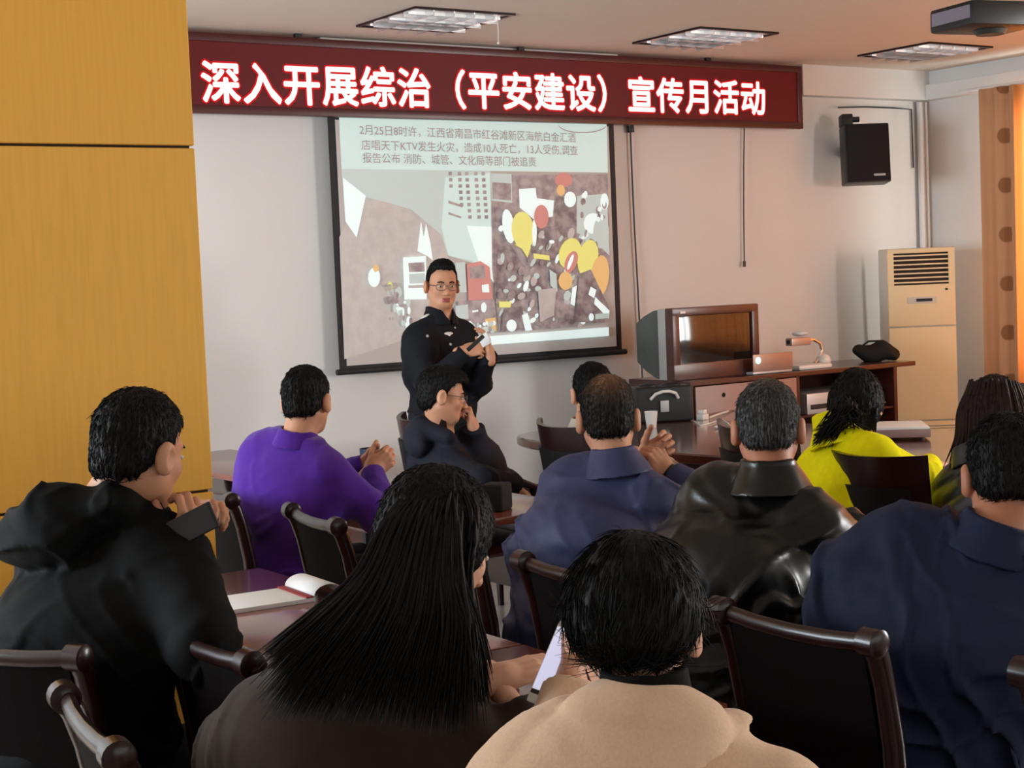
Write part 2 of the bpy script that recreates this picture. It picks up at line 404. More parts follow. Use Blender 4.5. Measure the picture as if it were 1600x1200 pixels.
spoly(MIST, [(1120, 380), (1250, 370), (1262, 640), (1190, 570), (1120, 540)])
spoly(DARK, [(760, 420), (800, 440), (830, 590), (900, 700), (905, 830), (760, 860), (755, 500)])
spoly(DARK, [(930, 520), (1030, 510), (1050, 700), (1010, 860), (905, 890), (920, 640)])
spoly(DARK, [(1025, 380), (1115, 390), (1118, 560), (1060, 560), (1020, 510)])
sell(WHITE, (1090, 395), 26, 34); sell(RED, (1062, 310), 38, 32); sell(ORG, (1050, 355), 18, 24)
sell(WHITE, (1190, 500), 40, 45); sell(MIST, (1225, 540), 35, 70); sell(WHITE, (1240, 405), 18, 36); sell(MID, (1240, 420), 10, 18)
for k in range(16):
    sell([WHITE, MIST, DARK][k % 3], (1140 + rng.rand() * 100, 370 + rng.rand() * 120), 5 + rng.rand() * 8, 8 + rng.rand() * 10, 8)
for k in range(130):
    x = 770 + rng.rand() * 460; y = 520 + rng.rand() * 420
    sell([MIST, DARK, MID, GREY, DARK, MIST, MID, WHITE][k % 8], (x, y), 5 + rng.rand() * 12, 6 + rng.rand() * 20, 8, rot=rng.rand())
sell(WHITE, (822, 512), 26, 75, rot=-.15); sell(YEL, (885, 530), 50, 82, rot=-.12); sell(WHITE, (935, 540), 10, 60)
sell(RED, (965, 470), 32, 52); spoly(YEL, [(845, 590), (920, 600), (905, 650), (880, 610)])
spoly(YEL, [(930, 630), (1000, 640), (1002, 660), (932, 652)]); spoly(YEL, [(780, 840), (835, 840), (830, 866), (782, 866)])
sell(YEL, (1090, 630), 48, 68, rot=.3); sell(YEL, (1168, 650), 44, 80, rot=.2); sell(RED, (1095, 668), 26, 50, rot=.35); sell(WHITE, (1092, 668), 8, 36, rot=.35); sell(ORG, (1220, 730), 40, 92, rot=.1); sell(ORG, (1070, 750), 30, 40)
spoly(DARK, [(1130, 720), (1180, 700), (1262, 870), (1240, 930), (1110, 930)]); spoly(WHITE, [(1180, 775), (1205, 790), (1195, 825), (1170, 810)]); spoly(WHITE, [(1200, 820), (1262, 880), (1258, 915), (1195, 850)])
spoly(MIST, [(1000, 700), (1030, 720), (1035, 800), (1005, 770)]); spoly(GREY, [(950, 790), (1030, 780), (1020, 900), (960, 930)]); spoly(WHITE, [(1100, 780), (1120, 770), (1110, 860), (1092, 850)])
spoly(DARK, [(800, 870), (880, 860), (900, 960), (790, 972)]); spoly(WHITE, [(880, 900), (905, 890), (925, 965), (895, 968)]); sell(WHITE, (835, 945), 22, 26)
spoly(WHITE, [(362, 648), (462, 642), (465, 830), (368, 832)]); spoly(MID, [(385, 672), (455, 668), (457, 710), (388, 712)]); spoly(MIST, [(388, 720), (457, 716), (458, 760), (390, 762)]); spoly(GREY, [(385, 770), (460, 766), (462, 780), (386, 782)])
spoly(MIST, [(590, 672), (632, 668), (640, 800), (596, 800)])
spoly(RED, [(640, 678), (700, 664), (740, 690), (752, 830), (648, 836)]); spoly(MID, [(650, 690), (715, 682), (722, 738), (655, 742)]); spoly(WHITE, [(705, 768), (735, 764), (738, 800), (708, 800)])
spoly(MID, [(600, 838), (760, 832), (770, 930), (605, 940)]); sell(WHITE, (714, 866), 12, 22); spoly(WHITE, [(664, 880), (690, 876), (690, 884), (664, 888)]); spoly(ORG, [(720, 915), (765, 910), (768, 970), (722, 972)])
spoly(MIST, [(590, 860), (645, 852), (648, 915), (594, 918)])
sell(WHITE, (236, 735), 26, 42); sell(ORG, (244, 695), 13, 16); sell(YEL, (305, 775), 12, 20); sell(MIST, (342, 800), 16, 24)
for k in range(40):
    t = rng.rand(); x = 300 + t * 85 + rng.randn() * 14; y = 800 + t * 120 + rng.randn() * 35
    sell([WHITE, MIST, MID, MID][k % 4], (x, y), 4 + rng.rand() * 8, 6 + rng.rand() * 12, 8)
for k in range(30):
    x = 640 + rng.rand() * 120; y = 930 + rng.rand() * 40
    sell([WHITE, MIST, MID][k % 3], (x, y), 4 + rng.rand() * 7, 6 + rng.rand() * 8, 8)
sell(WHITE, (1183, 908), 11, 17); spoly(MIST, [(1200, 895), (1258, 890), (1258, 912), (1200, 918)])
spoly(WHITE, [(600, 1002), (1258, 952), (1260, 990), (600, 1040)])
# hand-drawn ring crossing the slide's top edge
arc = [(1040 + 105 * (1 - math.cos(t)), 68 + 36 * math.sin(t)) for t in [math.pi * i / 14 for i in range(15)]]
for p, q in zip(arc[:-1], arc[1:]): spoly(INK, [(p[0], p[1] - 2), (q[0], q[1] - 2), (q[0], q[1] + 2), (p[0], p[1] + 2)])
sm.build('projected_slide', SLM, sl, smooth=False)
lines = [('2月25日8时许，江西省南昌市红谷滩新区海航白金汇酒', (172, 100), (1115, 135)), ('店唱天下KTV发生火灾，造成10人死亡，13人受伤,调查', (180, 166), (1124, 190)), ('报告公布 消防、城管、文化局等部门被追责', (185, 222), (942, 240))]
vs, fs, off = [], [], 0
for s, p0, p1 in lines:
    a = on_y(500 + p0[0] / 2.79, 170 + p0[1] / 2.79, SY - .013); b = on_y(500 + p1[0] / 2.79, 170 + p1[1] / 2.79, SY - .013)
    me = text_mesh('t', s, .07, M['black'], thick=.0)
    co = np.zeros(len(me.vertices) * 3); me.vertices.foreach_get('co', co); co = co.reshape(-1, 3)
    k = (b[0] - a[0]) / co[:, 0].max()
    dz = (b[2] - a[2]) / (b[0] - a[0])
    w = np.stack([a[0] + co[:, 0] * k, np.full(len(co), SY - .0125), a[2] - .012 + co[:, 1] * k + co[:, 0] * k * dz], 1) - np.array([5.31, SY, 1.1])
    vs += w.tolist(); fs += [[v + off for v in p.vertices] for p in me.polygons]; off += len(co)
    bpy.data.meshes.remove(me)
me = bpy.data.meshes.new('slide_text'); me.from_pydata(vs, [], fs); me.materials.append(SLM[INK]); link_mesh('slide_text', me, sl)

# cables on the front wall
pts = [on_y(x, y, 8.075) for x, y in [(985, 205), (987, 260), (991, 350), (996, 440), (1000, 520), (1004, 596), (1006, 640)]]
cb = MB().tube(pts, .006, 6).build('wall_cable', M['darkgrey'])
MB().cyl(on_y(985, 196, 8.07), on_y(986, 207, 8.07), .022, n=12).build('plug', M['black'], cb)
tag(cb, 'thin dark cable hanging down the wall beside the right edge of the projection screen', 'cable')
pts = [on_y(x, y, 8.075) for x, y in [(1163, 195), (1162, 260), (1162, 330), (1163, 414)]]
cb = MB().tube(pts, .005, 6).build('hanging_cord', M['darkgrey']); MB().cyl(on_y(1163, 408, 8.07), on_y(1163, 417, 8.07), .011, n=10).build('cord_weight', M['darkgrey'], cb)
tag(cb, 'straight dark cord hanging down the wall between screen and speaker', 'cord')

# ------------------------------------------------------------------ wall speaker
sp_ = empty('wall_speaker', (8.40, 7.82, 2.365)); sp_.rotation_euler = (math.radians(-5), 0, math.radians(-33))
tag(sp_, 'black box loudspeaker on a bracket high on the wall above the air conditioner', 'speaker')
MB().box((-.155, -.09, -.205), (.155, .09, .205), bev=.012).build('cabinet', M['black'], sp_)
MB().box((-.147, -.105, -.197), (.147, -.088, .197), bev=.006).build('grille', M['blackmatte'], sp_)
MB().box((.03, -.108, -.165), (.11, -.104, -.150)).build('badge', M['silver'], sp_)
mb = MB().box((-.155, -.02, .205), (-.075, .09, .29), bev=.01).cyl((-.08, .0, .25), (-.03, .0, .25), .02, n=12).box((-.10, .06, .02), (-.04, .27, .10))
mb.build('bracket', M['black'], sp_)
pts = [(8.40, 8.06, 2.72), (8.7, 8.085, 2.735), (9.0, 8.085, 2.735), (9.19, 8.085, 2.73), (9.195, 8.085, 2.3)]
tag(MB().tube(pts, .006, 6).build('speaker_wire', M['darkgrey']), 'thin wire running along the wall from the speaker to the corner', 'cable')

# ------------------------------------------------------------------ standing air conditioner
ac = empty('air_conditioner', (8.71, 7.655, 0), 232)
tag(ac, 'tall cream floor standing air conditioner in the corner beside the curtain', 'air conditioner')
w, d, h = .238, .16, 1.70
MB().box((-w, -d, 0), (w, d, h), bev=.012).build('body', M['acside'], ac)
mb = MB(); y0 = d
mb.box((-w + .008, y0 - .004, .50), (w - .008, y0 + .02, 1.21 - .06), bev=.008); mb.box((-w + .008, y0 - .004, .03), (w - .008, y0 + .016, .492), bev=.006)
g0, g1 = 1.445, 1.665
mb.box((-w + .008, y0 - .004, 1.158), (w - .008, y0 + .02, g0), bev=.006); mb.box((-w + .008, y0 - .004, g1), (w - .008, y0 + .02, h - .004), bev=.006)
mb.box((-w + .008, y0 - .004, g0 - .004), (-w + .05, y0 + .0199, g1 + .004)); mb.box((w - .05, y0 - .004, g0 - .004), (w - .008, y0 + .0199, g1 + .004))
mb.build('front_panel', M['acbody'], ac)
MB().box((-w + .045, y0 - .003, g0 - .002), (w - .045, y0 + .003, g1 + .002)).build('vent_recess', mat('vent_dark', (.035, .018, .014), .8), ac, smooth=False)
mb = MB()
for i in range(7): mb.box((-w + .048, y0 + .002, g0 + .012 + i * .031), (w - .048, y0 + .018, g0 + .022 + i * .031))
mb.build('vent_slats', M['acbody'], ac, smooth=False)
MB().box((-.10, y0 + .019, 1.315), (.10, y0 + .026, 1.36), bev=.018 * .18).build('display', M['acside'], ac)
MB().box((-.07, y0 + .026, 1.328), (.04, y0 + .029, 1.348)).build('display_window', M['black'], ac, smooth=False)
mb = MB()
for i in range(12): mb.box((-w + .03, y0 + .015, .255 + i * .018), (w - .03, y0 + .0175, .263 + i * .018))
mb.build('intake_grille', mat('intake', srgb(170, 158, 130), .6), ac, smooth=False)
MB().box((-.178, y0 + .0185, 1.40), (-.160, y0 + .0215, 1.415)).build('logo', M['darkgrey'], ac, smooth=False)
h0 = at(1379, 410, 11.5); pts = [h0, (h0[0] + .01, h0[1], 1.2), (h0[0] + .02, h0[1], .6), (h0[0] + .02, h0[1], 0)]
tag(MB().tube(pts, .011, 8).build('cooling_hose', M['darkgrey']), 'dark insulated hose standing behind the edge of the air conditioner', 'hose')

# ------------------------------------------------------------------ curtains on the right wall
def curtain_mat(name, c, c2, trans):
    m = bpy.data.materials.new(name); m.use_nodes = True; nt = m.node_tree; N = nt.nodes; L = nt.links
    b = N['Principled BSDF']; b.inputs['Roughness'].default_value = .9; b.inputs['Specular IOR Level'].default_value = .1
    tc = N.new('ShaderNodeTexCoord'); mp = N.new('ShaderNodeMapping'); mp.inputs['Scale'].default_value = (0, 3.2, 2.93); mp.inputs['Location'].default_value = (0, .18, .2)
    L.new(tc.outputs['Object'], mp.inputs['Vector'])
    fr_ = N.new('ShaderNodeVectorMath'); fr_.operation = 'FRACTION'; L.new(mp.outputs[0], fr_.inputs[0])
    ds = N.new('ShaderNodeVectorMath'); ds.operation = 'DISTANCE'; ds.inputs[1].default_value = (0, .5, .5); L.new(fr_.outputs[0], ds.inputs[0])
    mr = N.new('ShaderNodeMapRange'); mr.inputs[1].default_value = .14; mr.inputs[2].default_value = .17; mr.inputs[3].default_value = 1; mr.inputs[4].default_value = 0
    L.new(ds.outputs['Value'], mr.inputs[0])
    mx = N.new('ShaderNodeMix'); mx.data_type = 'RGBA'; mx.inputs[6].default_value = c; mx.inputs[7].default_value = c2
    L.new(mr.outputs[0], mx.inputs[0]); L.new(mx.outputs[2], b.inputs['Base Color'])
    tr = N.new('ShaderNodeBsdfTranslucent'); L.new(mx.outputs[2], tr.inputs['Color'])
    ms = N.new('ShaderNodeMixShader'); ms.inputs[0].default_value = trans
    L.new(b.outputs[0], ms.inputs[1]); L.new(tr.outputs[0], ms.inputs[2]); L.new(ms.outputs[0], N['Material Output'].inputs[0])
    return m
def curtain(name, y0, y1, x, z0, z1, amp, wl, m, label):
    n = max(12, int(abs(y1 - y0) / .012)); vs = []; fs = []
    for i in range(n + 1):
        y = y0 + (y1 - y0) * i / n
        for j in range(9):
            z = z0 + (z1 - z0) * j / 8
            a_ = amp * (1.0 - .25 * j / 8)
            vs.append((a_ * math.sin(2 * math.pi * y / wl + .5 * math.sin(3 * y)) + .4 * a_ * math.sin(2 * math.pi * y / wl * 2.3 + 1), y - y0, z - z0))
    for i in range(n):
        for j in range(8):
            a_ = i * 9 + j; fs.append((a_, a_ + 1, a_ + 10, a_ + 9))
    me = bpy.data.meshes.new(name); me.from_pydata(vs, [], fs); me.materials.append(m)
    o = link_mesh(name, me, smooth=True); o.location = (x, y0, z0)
    so = o.modifiers.new('thick', 'SOLIDIFY'); so.thickness = .003
    tag(o, label, 'curtain'); return o
M['drape'] = curtain_mat('brown_drape', srgb(218, 172, 132), srgb(170, 120, 84), .15)
M['sheer'] = curtain_mat('orange_sheer', srgb(250, 204, 152), srgb(232, 160, 100), .5)
curtain('drape', 7.10, 7.42, 9.12, .30, 2.79, .028, .13, M['drape'], 'brown drape with round dots gathered beside the corner')
curtain('curtain', 2.2, 7.24, 9.17, .30, 2.79, .03, .16, M['sheer'], 'sunlit orange curtain with round dots beyond the brown drape')
tag(MB().tube([(9.15, -.6, 2.80), (9.15, 7.6, 2.80)], .012, 10).build('curtain_rail', M['white']), 'rail carrying the curtains under the cornice', 'curtain rail')

# ------------------------------------------------------------------ projector on the ceiling
c0 = on_z(1546, 38, 2.60)
pj_ = empty('projector', (c0[0] + .13, c0[1] + .12, 2.60), 78)
tag(pj_, 'dark ceiling projector with a pale front panel at the picture top corner', 'projector')
MB().box((-.19, -.15, 0), (.19, .15, .105), bev=.018).build('housing', M['black'], pj_)
MB().box((-.192, -.13, .03), (-.188, .13, .085)).build('side_panel', mat('lilac_grey', (.25, .23, .30), .45), pj_, smooth=False)
MB().cyl((.02, 0, -.02), (.02, 0, .002), .06, .075, n=20).build('base_ring', M['darkgrey'], pj_)
MB().cyl((.06, .145, .055), (.06, .175, .055), .035, n=18).build('lens', M['black'], pj_)
MB().cyl((0, 0, .1), (0, 0, CZ - 2.60), .025, n=14).build('ceiling_pole', M['white'], pj_)

# ------------------------------------------------------------------ chairs
def arc_pts(f, n): return [f(i / (n - 1)) for i in range(n)]
def make_scroll_chair():
    r = empty('scroll_chair', (0, 0, 0))
    wd, lt = M['chairwood'], M['leatherseat']
    MB().box((-.215, -.20, .435), (.215, .22, .485), bev=.02, seg=3).build('seat', lt, r)
    MB().box((-.21, -.20, .385), (.21, .215, .437), bev=.006).build('seat_frame', wd, r)
    for s in (-1, 1):
        MB().tube([(s * .19, .19, .40), (s * .19, .195, .2), (s * .19, .20, 0)], [.023, .021, .017], 10).build('leg', wd, r)
        MB().tube([(s * .19, -.19, .40), (s * .19, -.215, .2), (s * .19, -.25, 0)], [.024, .021, .018], 10).build('leg', wd, r)
        up = MB()
        up.tube([(s * .205, -.19, .39), (s * .207, -.192, .52), (s * .211, -.205, .66), (s * .214, -.228, .78), (s * .216, -.246, .84), (s * .216, -.262, .872)], [.024, .024, .023, .022, .023, .024], 12)
        up.tube([(s * .190, -.262, .872), (s * .196, -.262, .872), (s * .236, -.262, .872), (s * .242, -.262, .872)], [.020, .029, .029, .020], 18)
        up.build('back_post', wd, r)
    MB().tube([(-.205, -.258, .868), (-.1, -.266, .862), (0, -.268, .860), (.1, -.266, .862), (.205, -.258, .868)], .0185, 12, flat=(1.0, .8)).build('top_rail', wd, r)
    n = 9; b = MB()
    front = [[(-.19 + .38 * i / (n - 1), -.19 - .05 * max(0, j / 7) ** 1.6 - .012 * math.sin(math.pi * i / (n - 1)), .52 + .335 * j / 7) for i in range(n)] for j in range(8)]
    vsf = [[b.bm.verts.new(p) for p in row] for row in front]; vsb = [[b.bm.verts.new((p[0], p[1] - .022, p[2])) for p in row] for row in front]
    for j in range(7):
        for i in range(n - 1):
            b.bm.faces.new((vsf[j][i], vsf[j][i + 1], vsf[j + 1][i + 1], vsf[j + 1][i])); b.bm.faces.new((vsb[j][i], vsb[j + 1][i], vsb[j + 1][i + 1], vsb[j][i + 1]))
    for i in range(n - 1):
        b.bm.faces.new((vsf[0][i], vsb[0][i], vsb[0][i + 1], vsf[0][i + 1])); b.bm.faces.new((vsf[7][i], vsf[7][i + 1], vsb[7][i + 1], vsb[7][i]))
    for j in range(7):
        b.bm.faces.new((vsf[j][0], vsf[j + 1][0], vsb[j + 1][0], vsb[j][0])); b.bm.faces.new((vsf[j][-1], vsb[j][-1], vsb[j + 1][-1], vsf[j + 1][-1]))
    b.build('back_panel', mat('back_leather', (.004, .0025, .0025), .75, .05, bump=.1, bscale=90), r)
    st = MB()
    for s in (-1, 1): st.tube([(s * .19, .19, .17), (s * .19, -.215, .17)], .012, 8)
    st.tube([(-.19, 0, .17), (.19, 0, .17)], .012, 8); st.build('stretcher', wd, r)
    return r
def make_curved_chair():
    r = empty('curved_chair', (0, 0, 0))
    wd, lt = M['chairwood'], M['leatherseat']
    MB().box((-.24, -.21, .43), (.24, .24, .49), bev=.024, seg=3).build('seat', lt, r)
    def shell(u, v, off):   # u across -1..1, v up 0..1
        hw = .235 + .045 * v; x = u * hw
        y = -.25 - .07 * v + .10 * u * u - off
        z = .47 + .50 * v + (.015 * u * u if v > .9 else 0)
        return (x, y, z)
    def slab(u0, u1, v0, v1, o0, o1, n=13, m=7):
        b = MB(); g = []
        for o in (o0, o1):
            g.append([[b.bm.verts.new(shell(u0 + (u1 - u0) * i / (n - 1), v0 + (v1 - v0) * j / (m - 1), o)) for i in range(n)] for j in range(m)])
        for k, G in enumerate(g):
            for j in range(m - 1):
                for i in range(n - 1):
                    q = (G[j][i], G[j][i + 1], G[j + 1][i + 1], G[j + 1][i]); b.bm.faces.new(q if k == 0 else q[::-1])
        A, B = g
        for i in range(n - 1):
            b.bm.faces.new((A[0][i], B[0][i], B[0][i + 1], A[0][i + 1])); b.bm.faces.new((A[-1][i], A[-1][i + 1], B[-1][i + 1], B[-1][i]))
        for j in range(m - 1):
            b.bm.faces.new((A[j][0], A[j + 1][0], B[j + 1][0], B[j][0])); b.bm.faces.new((A[j][-1], B[j][-1], B[j + 1][-1], A[j + 1][-1]))
        return b
    slab(-1, 1, 0, 1, 0, .022).build('back_shell', wd, r)
    slab(-.86, .86, .06, .90, -.024, -.001).build('back_cushion', lt, r)
    slab(-.86, .86, .06, .80, .023, .034).build('rear_padding', lt, r)
    for s in (-1, 1):
        MB().tube([(s * .26, -.20, .70), (s * .285, -.05, .685), (s * .285, .12, .67), (s * .27, .20, .64), (s * .255, .21, .46)], [.018, .022, .022, .02, .016], 10).build('armrest', wd, r)
        MB().tube([(s * .215, .20, .45), (s * .215, .205, 0)], [.022, .016], 10).build('leg', wd, r)
        MB().tube([(s * .215, -.18, .45), (s * .22, -.25, 0)], [.022, .016], 10).build('leg', wd, r)
    return r
scA = make_scroll_chair(); usedA = [False]
def chairA(x, y, heading, label, zoff=0):
    """x, y: middle of the top rail"""
    o = scA if not usedA[0] else copy_tree(scA); usedA[0] = True
    h = math.radians(heading); o.location = (x + math.cos(h) * .262, y + math.sin(h) * .262, zoff); o.rotation_euler = (0, 0, h - math.pi / 2)
    tag(o, label, 'chair', 'dark wooden scroll top chairs'); return o
scB = make_curved_chair(); usedB = [False]
def chairB(x, y, heading, label):
    o = scB if not usedB[0] else copy_tree(scB); usedB[0] = True
    h = math.radians(heading); o.location = (x + math.cos(h) * .32, y + math.sin(h) * .32, 0); o.rotation_euler = (0, 0, h - math.pi / 2)
    tag(o, label, 'chair', 'curved back conference chairs'); return o
chairA(2.30, 5.32, -6, 'dark wooden chair under the man in the purple sweater')
chairA(2.28, 4.49, -8, 'empty dark wooden chair right behind the man in purple')
chairA(2.30, 3.82, 0, 'dark wooden chair under the man in the blue jacket with clasped hands')
chairA(2.30, 3.14, 0, 'dark wooden chair under the man in the black leather jacket')
chairA(2.26, 2.335, 0, 'dark wooden chair with a long shiny top rail under the man in the navy jacket')
chairA(2.28, 1.56, 0, 'empty dark wooden chair cut by the bottom right corner of the picture')
chairA(1.285, 3.05, 0, 'empty dark wooden chair between the hooded man and the long haired woman')
chairA(.935, 3.32, 31, 'dark wooden chair under the man in the black hooded jacket')
chairA(.89, 2.63, -8, 'dark wooden chair at bottom left whose scroll end stands nearest the camera')
chairA(1.03, 1.42, 50, 'dark wooden chair under the woman in the beige coat')
chairB(3.73, 6.36, -12, 'dark curved back chair under the seated man with glasses by the officer')
chairB(3.92, 5.46, -8, 'dark curved back chair under the man in the pale shirt at the oval table')
chairB(3.90, 3.72, -14, 'dark curved back chair with pale rim light under the woman in yellow')
chairB(3.95, 2.98, -10, 'dark curved back chair under the woman in the quilted black jacket')
chairB(4.30, 4.72, -10, 'empty dark curved back chair at the oval table between the blue and leather jackets')

# ------------------------------------------------------------------ tables
def training_table(x0, x1, y0, y1, label):
    r = empty('training_table', ((x0 + x1) / 2, (y0 + y1) / 2, 0))
    hx, hy = (x1 - x0) / 2, (y1 - y0) / 2
    MB().box((-hx, -hy, .722), (hx, hy, .75), bev=.004).build('tabletop', M['tabletop'], r)
    MB().box((-hx + .06, -hy + .05, .60), (hx - .06, hy - .05, .612), bev=.002).build('shelf', M['wood'], r)
    MB().box((hx - .045, -hy + .05, .38), (hx - .03, hy - .05, .72), bev=.002).build('modesty_panel', M['wood'], r)
    for sx in (-1, 1):
        for sy_ in (-1, 1):
            MB().box((sx * (hx - .045) - .018, sy_ * (hy - .05) - .018, 0), (sx * (hx - .045) + .018, sy_ * (hy - .05) + .018, .722), bev=.004).build('leg', M['black'], r)
    return tag(r, label, 'table', 'long narrow training tables')
training_table(1.57, 2.065, 3.032, 4.44, 'red brown table beside the yellow pillar, with an open notepad on it')
training_table(1.57, 2.065, 2.32, 3.024, 'red brown table under the long haired woman’s reaching hand')
training_table(3.03, 3.54, 4.70, 6.29, 'long table in front of the man in purple, dark mug at its near end')
training_table(3.03, 3.54, 6.30, 7.90, 'grey shining table between the pillar and the front wall')
training_table(3.03, 3.54, 3.0, 4.45, 'dark table in front of the leather jacket man')

# oval conference table
ov = empty('conference_table', (5.66, 4.95, 0)); ov.rotation_euler = (0, 0, math.radians(8))
tag(ov, 'glossy dark brown oval conference table with cup and cables on it', 'table')
def stadium(hx, hy, p=4.5, n=64): return [(math.copysign(abs(math.cos(t)) ** (2 / p), math.cos(t)) * hx, math.copysign(abs(math.sin(t)) ** (2 / p), math.sin(t)) * hy) for t in [2 * math.pi * i / n for i in range(n)]]
def stad_slab(hx, hy, z0, z1, inset=.008):
    b = MB(); rings = []
    for (k, z) in ((inset, z0), (0, z0 + inset), (0, z1 - inset), (inset, z1)):
        rings.append([b.bm.verts.new((x, y, z)) for x, y in stadium(hx - k, hy - k)])
    for a_, c_ in zip(rings[:-1], rings[1:]):
        for i in range(64): b.bm.faces.new((a_[i], a_[(i + 1) % 64], c_[(i + 1) % 64], c_[i]))
    b.bm.faces.new(rings[0][::-1]); b.bm.faces.new(rings[-1]); return b
stad_slab(.71, 2.35, .70, .75).build('tabletop', M['ovaltop'], ov)
stad_slab(.60, 2.2, .64, .70).build('apron', M['wood'], ov)
for yy in (-1.5, 0, 1.5):
    MB().box((-.3, yy - .25, .04), (.3, yy + .25, .64), bev=.02).build('pedestal', M['wood'], ov)

# ------------------------------------------------------------------ media cabinet with television
ca = on_y(1080, 640, 7.12); cbx = on_y(1306, 610, 7.12)
cbx = on_y(1404, 610, 7.12); mx0, mx1, my0, my1, mz = ca[0], cbx[0], 7.12, 7.70, .955
mc = empty('media_cabinet', ((mx0 + mx1) / 2, (my0 + my1) / 2, 0))
tag(mc, 'low dark red cabinet with a brown front panel standing against the wall under the television', 'cabinet')
hx, hy = (mx1 - mx0) / 2, (my1 - my0) / 2
MB().box((-hx, -hy, mz - .03), (hx + .17, hy, mz), bev=.004).box((-hx, -hy + .02, 0), (hx, hy, .05)).box((-hx, hy - .02, .05), (hx, hy, mz - .03)).box((-hx, -hy + .01, .05), (-hx + .03, hy - .02, mz - .03)).box((hx - .03, -hy + .01, .05), (hx, hy - .02, mz - .03)).box((-.02, -hy + .01, .05), (.01, hy - .02, mz - .03)).build('body', M['wood'], mc, smooth=False)
fp = MB().box((-hx + .035, -hy - .004, .08), (-.03, -hy + .012, mz - .035), bev=.004).build('front_panel', mat('brown_panel', srgb(150, 118, 110), .4, .4), mc)
cpos = on_y(1130, 617, my0); MB().cyl((cpos[0] - (mx0 + mx1) / 2, -hy - .006, cpos[2]), (cpos[0] - (mx0 + mx1) / 2, -hy + .002, cpos[2]), .014, n=14).build('cable_hole', M['blackmatte'], fp)
MB().box((.01, -hy + .02, .66), (hx - .03, hy - .02, .675)).build('shelf', M['wood'], mc, smooth=False)
amp = tag(MB().box((0, 0, 0), (.62, .4, .13), bev=.006).build('disc_player', M['silver']), 'flat silver player box on the cabinet shelf behind the woman in yellow', 'player'); amp.location = ((mx0 + mx1) / 2 + .10, my0 + .04, .6755)
MB().box((.03, -.003, .03), (.45, .002, .06)).build('front_display', M['black'], amp, smooth=False)

tl, tr_ = on_y(1052, 540, 7.22), on_y(1187, 540, 7.22)
tw = (tr_[0] - tl[0]) / 2
tz0, tz1 = mz, on_y(1116, 478, 7.22)[2]
tv = empty('television', ((tl[0] + tr_[0]) / 2, 7.22, mz)); th = tz1 - mz
tag(tv, 'bulky silver and dark tube television reflecting the orange curtain', 'television')
b = MB()
for lo, hi in (((-tw, 0, 0), (tw, .07, .10)), ((-tw, 0, th - .05), (tw, .07, th)), ((-tw, 0, .09), (-tw + .055, .07, th - .04)), ((tw - .055, 0, .09), (tw, .07, th - .04))): b.box(lo, hi, bev=.008)
b.build('front_frame', mat('tv_frame', srgb(78, 44, 38), .3, .5), tv)
MB().box((-tw + .05, .012, .09), (tw - .05, .06, th - .045), bev=.01).build('screen_glass', mat('tv_glass', (.012, .008, .007), .08, .6), tv)
MB().box((-tw, .068, .004), (tw, .14, th - .004), bev=.008).build('side_band', M['silver'], tv)
b = MB(); prof = [(1, .14), (.97, .2), (.80, .36), (.62, .50), (.58, .53)]
rings = []
for k, y in prof:
    rings.append([b.bm.verts.new(((-tw + .01) * k * sx, y, th * (.5 + (.48 * k) * sz))) for sx, sz in ((1, -1), (-1, -1), (-1, 1), (1, 1))])
for a_, c_ in zip(rings[:-1], rings[1:]):
    for i in range(4): b.bm.faces.new((a_[i], a_[(i + 1) % 4], c_[(i + 1) % 4], c_[i]))
b.bm.faces.new(rings[0]); b.bm.faces.new(rings[-1])
b.build('back_housing', mat('tv_back', (.07, .085, .08), .5, .4), tv, smooth=False)
MB().box((-tw + .06, -.004, th - .035), (-tw + .10, .001, th - .022)).build('badge', M['silver'], tv, smooth=False)

# laptop lid beside the television
la = on_y(1208, 592, 7.16)
lp = empty('laptop', (la[0], 7.16, mz))
tag(lp, 'bronze laptop with a small lit mark on its lid standing beside the television', 'laptop')
MB().box((-.165, 0, .002), (.165, .23, .018), bev=.005).build('base', M['silver'], lp)
ld = MB().box((-.165, -.006, .018), (.165, .004, .125), bev=.003).build('lid', mat('bronze_lid', srgb(150, 122, 110), .35, .5, metal=.3), lp)
MB().cyl((-.128, -.011, .088), (-.128, -.005, .088), .021, n=20).build('lit_logo', mat('lit_mark', (.5, .8, .75), .4, emit=(.55, 1, .9, 1), estr=1.0), ld)

# document camera
da = on_y(1252, 600, 7.3)
dc = empty('document_camera', (da[0], 7.3, mz))
tag(dc, 'silver gooseneck document camera standing on the cabinet beside the laptop', 'document camera')
MB().box((-.12, -.11, .0), (.17, .12, .03), bev=.012).build('base', M['white'], dc)
MB().tube([(.12, 0, .03), (.17, 0, .06), (.19, 0, .11), (.175, 0, .155), (.12, 0, .18), (.06, 0, .18)], .010, 10).build('gooseneck', M['chrome'], dc)
MB().box((-.10, -.03, .150), (.07, .03, .20), bev=.008).build('camera_head', mat('dc_head', srgb(170, 150, 140), .35, metal=.4), dc)
MB().cyl((-.10, 0, .175), (-.106, 0, .175), .014, n=14).build('lens', M['black'], dc)
MB().sphere((.0, 0, .225), .05, (1, 1, .35)).build('lamp_shade', M['white'], dc)
MB().sphere((.20, .0, .04), .05, (1, 1, .9)).build('lamp_knob', M['white'], dc)

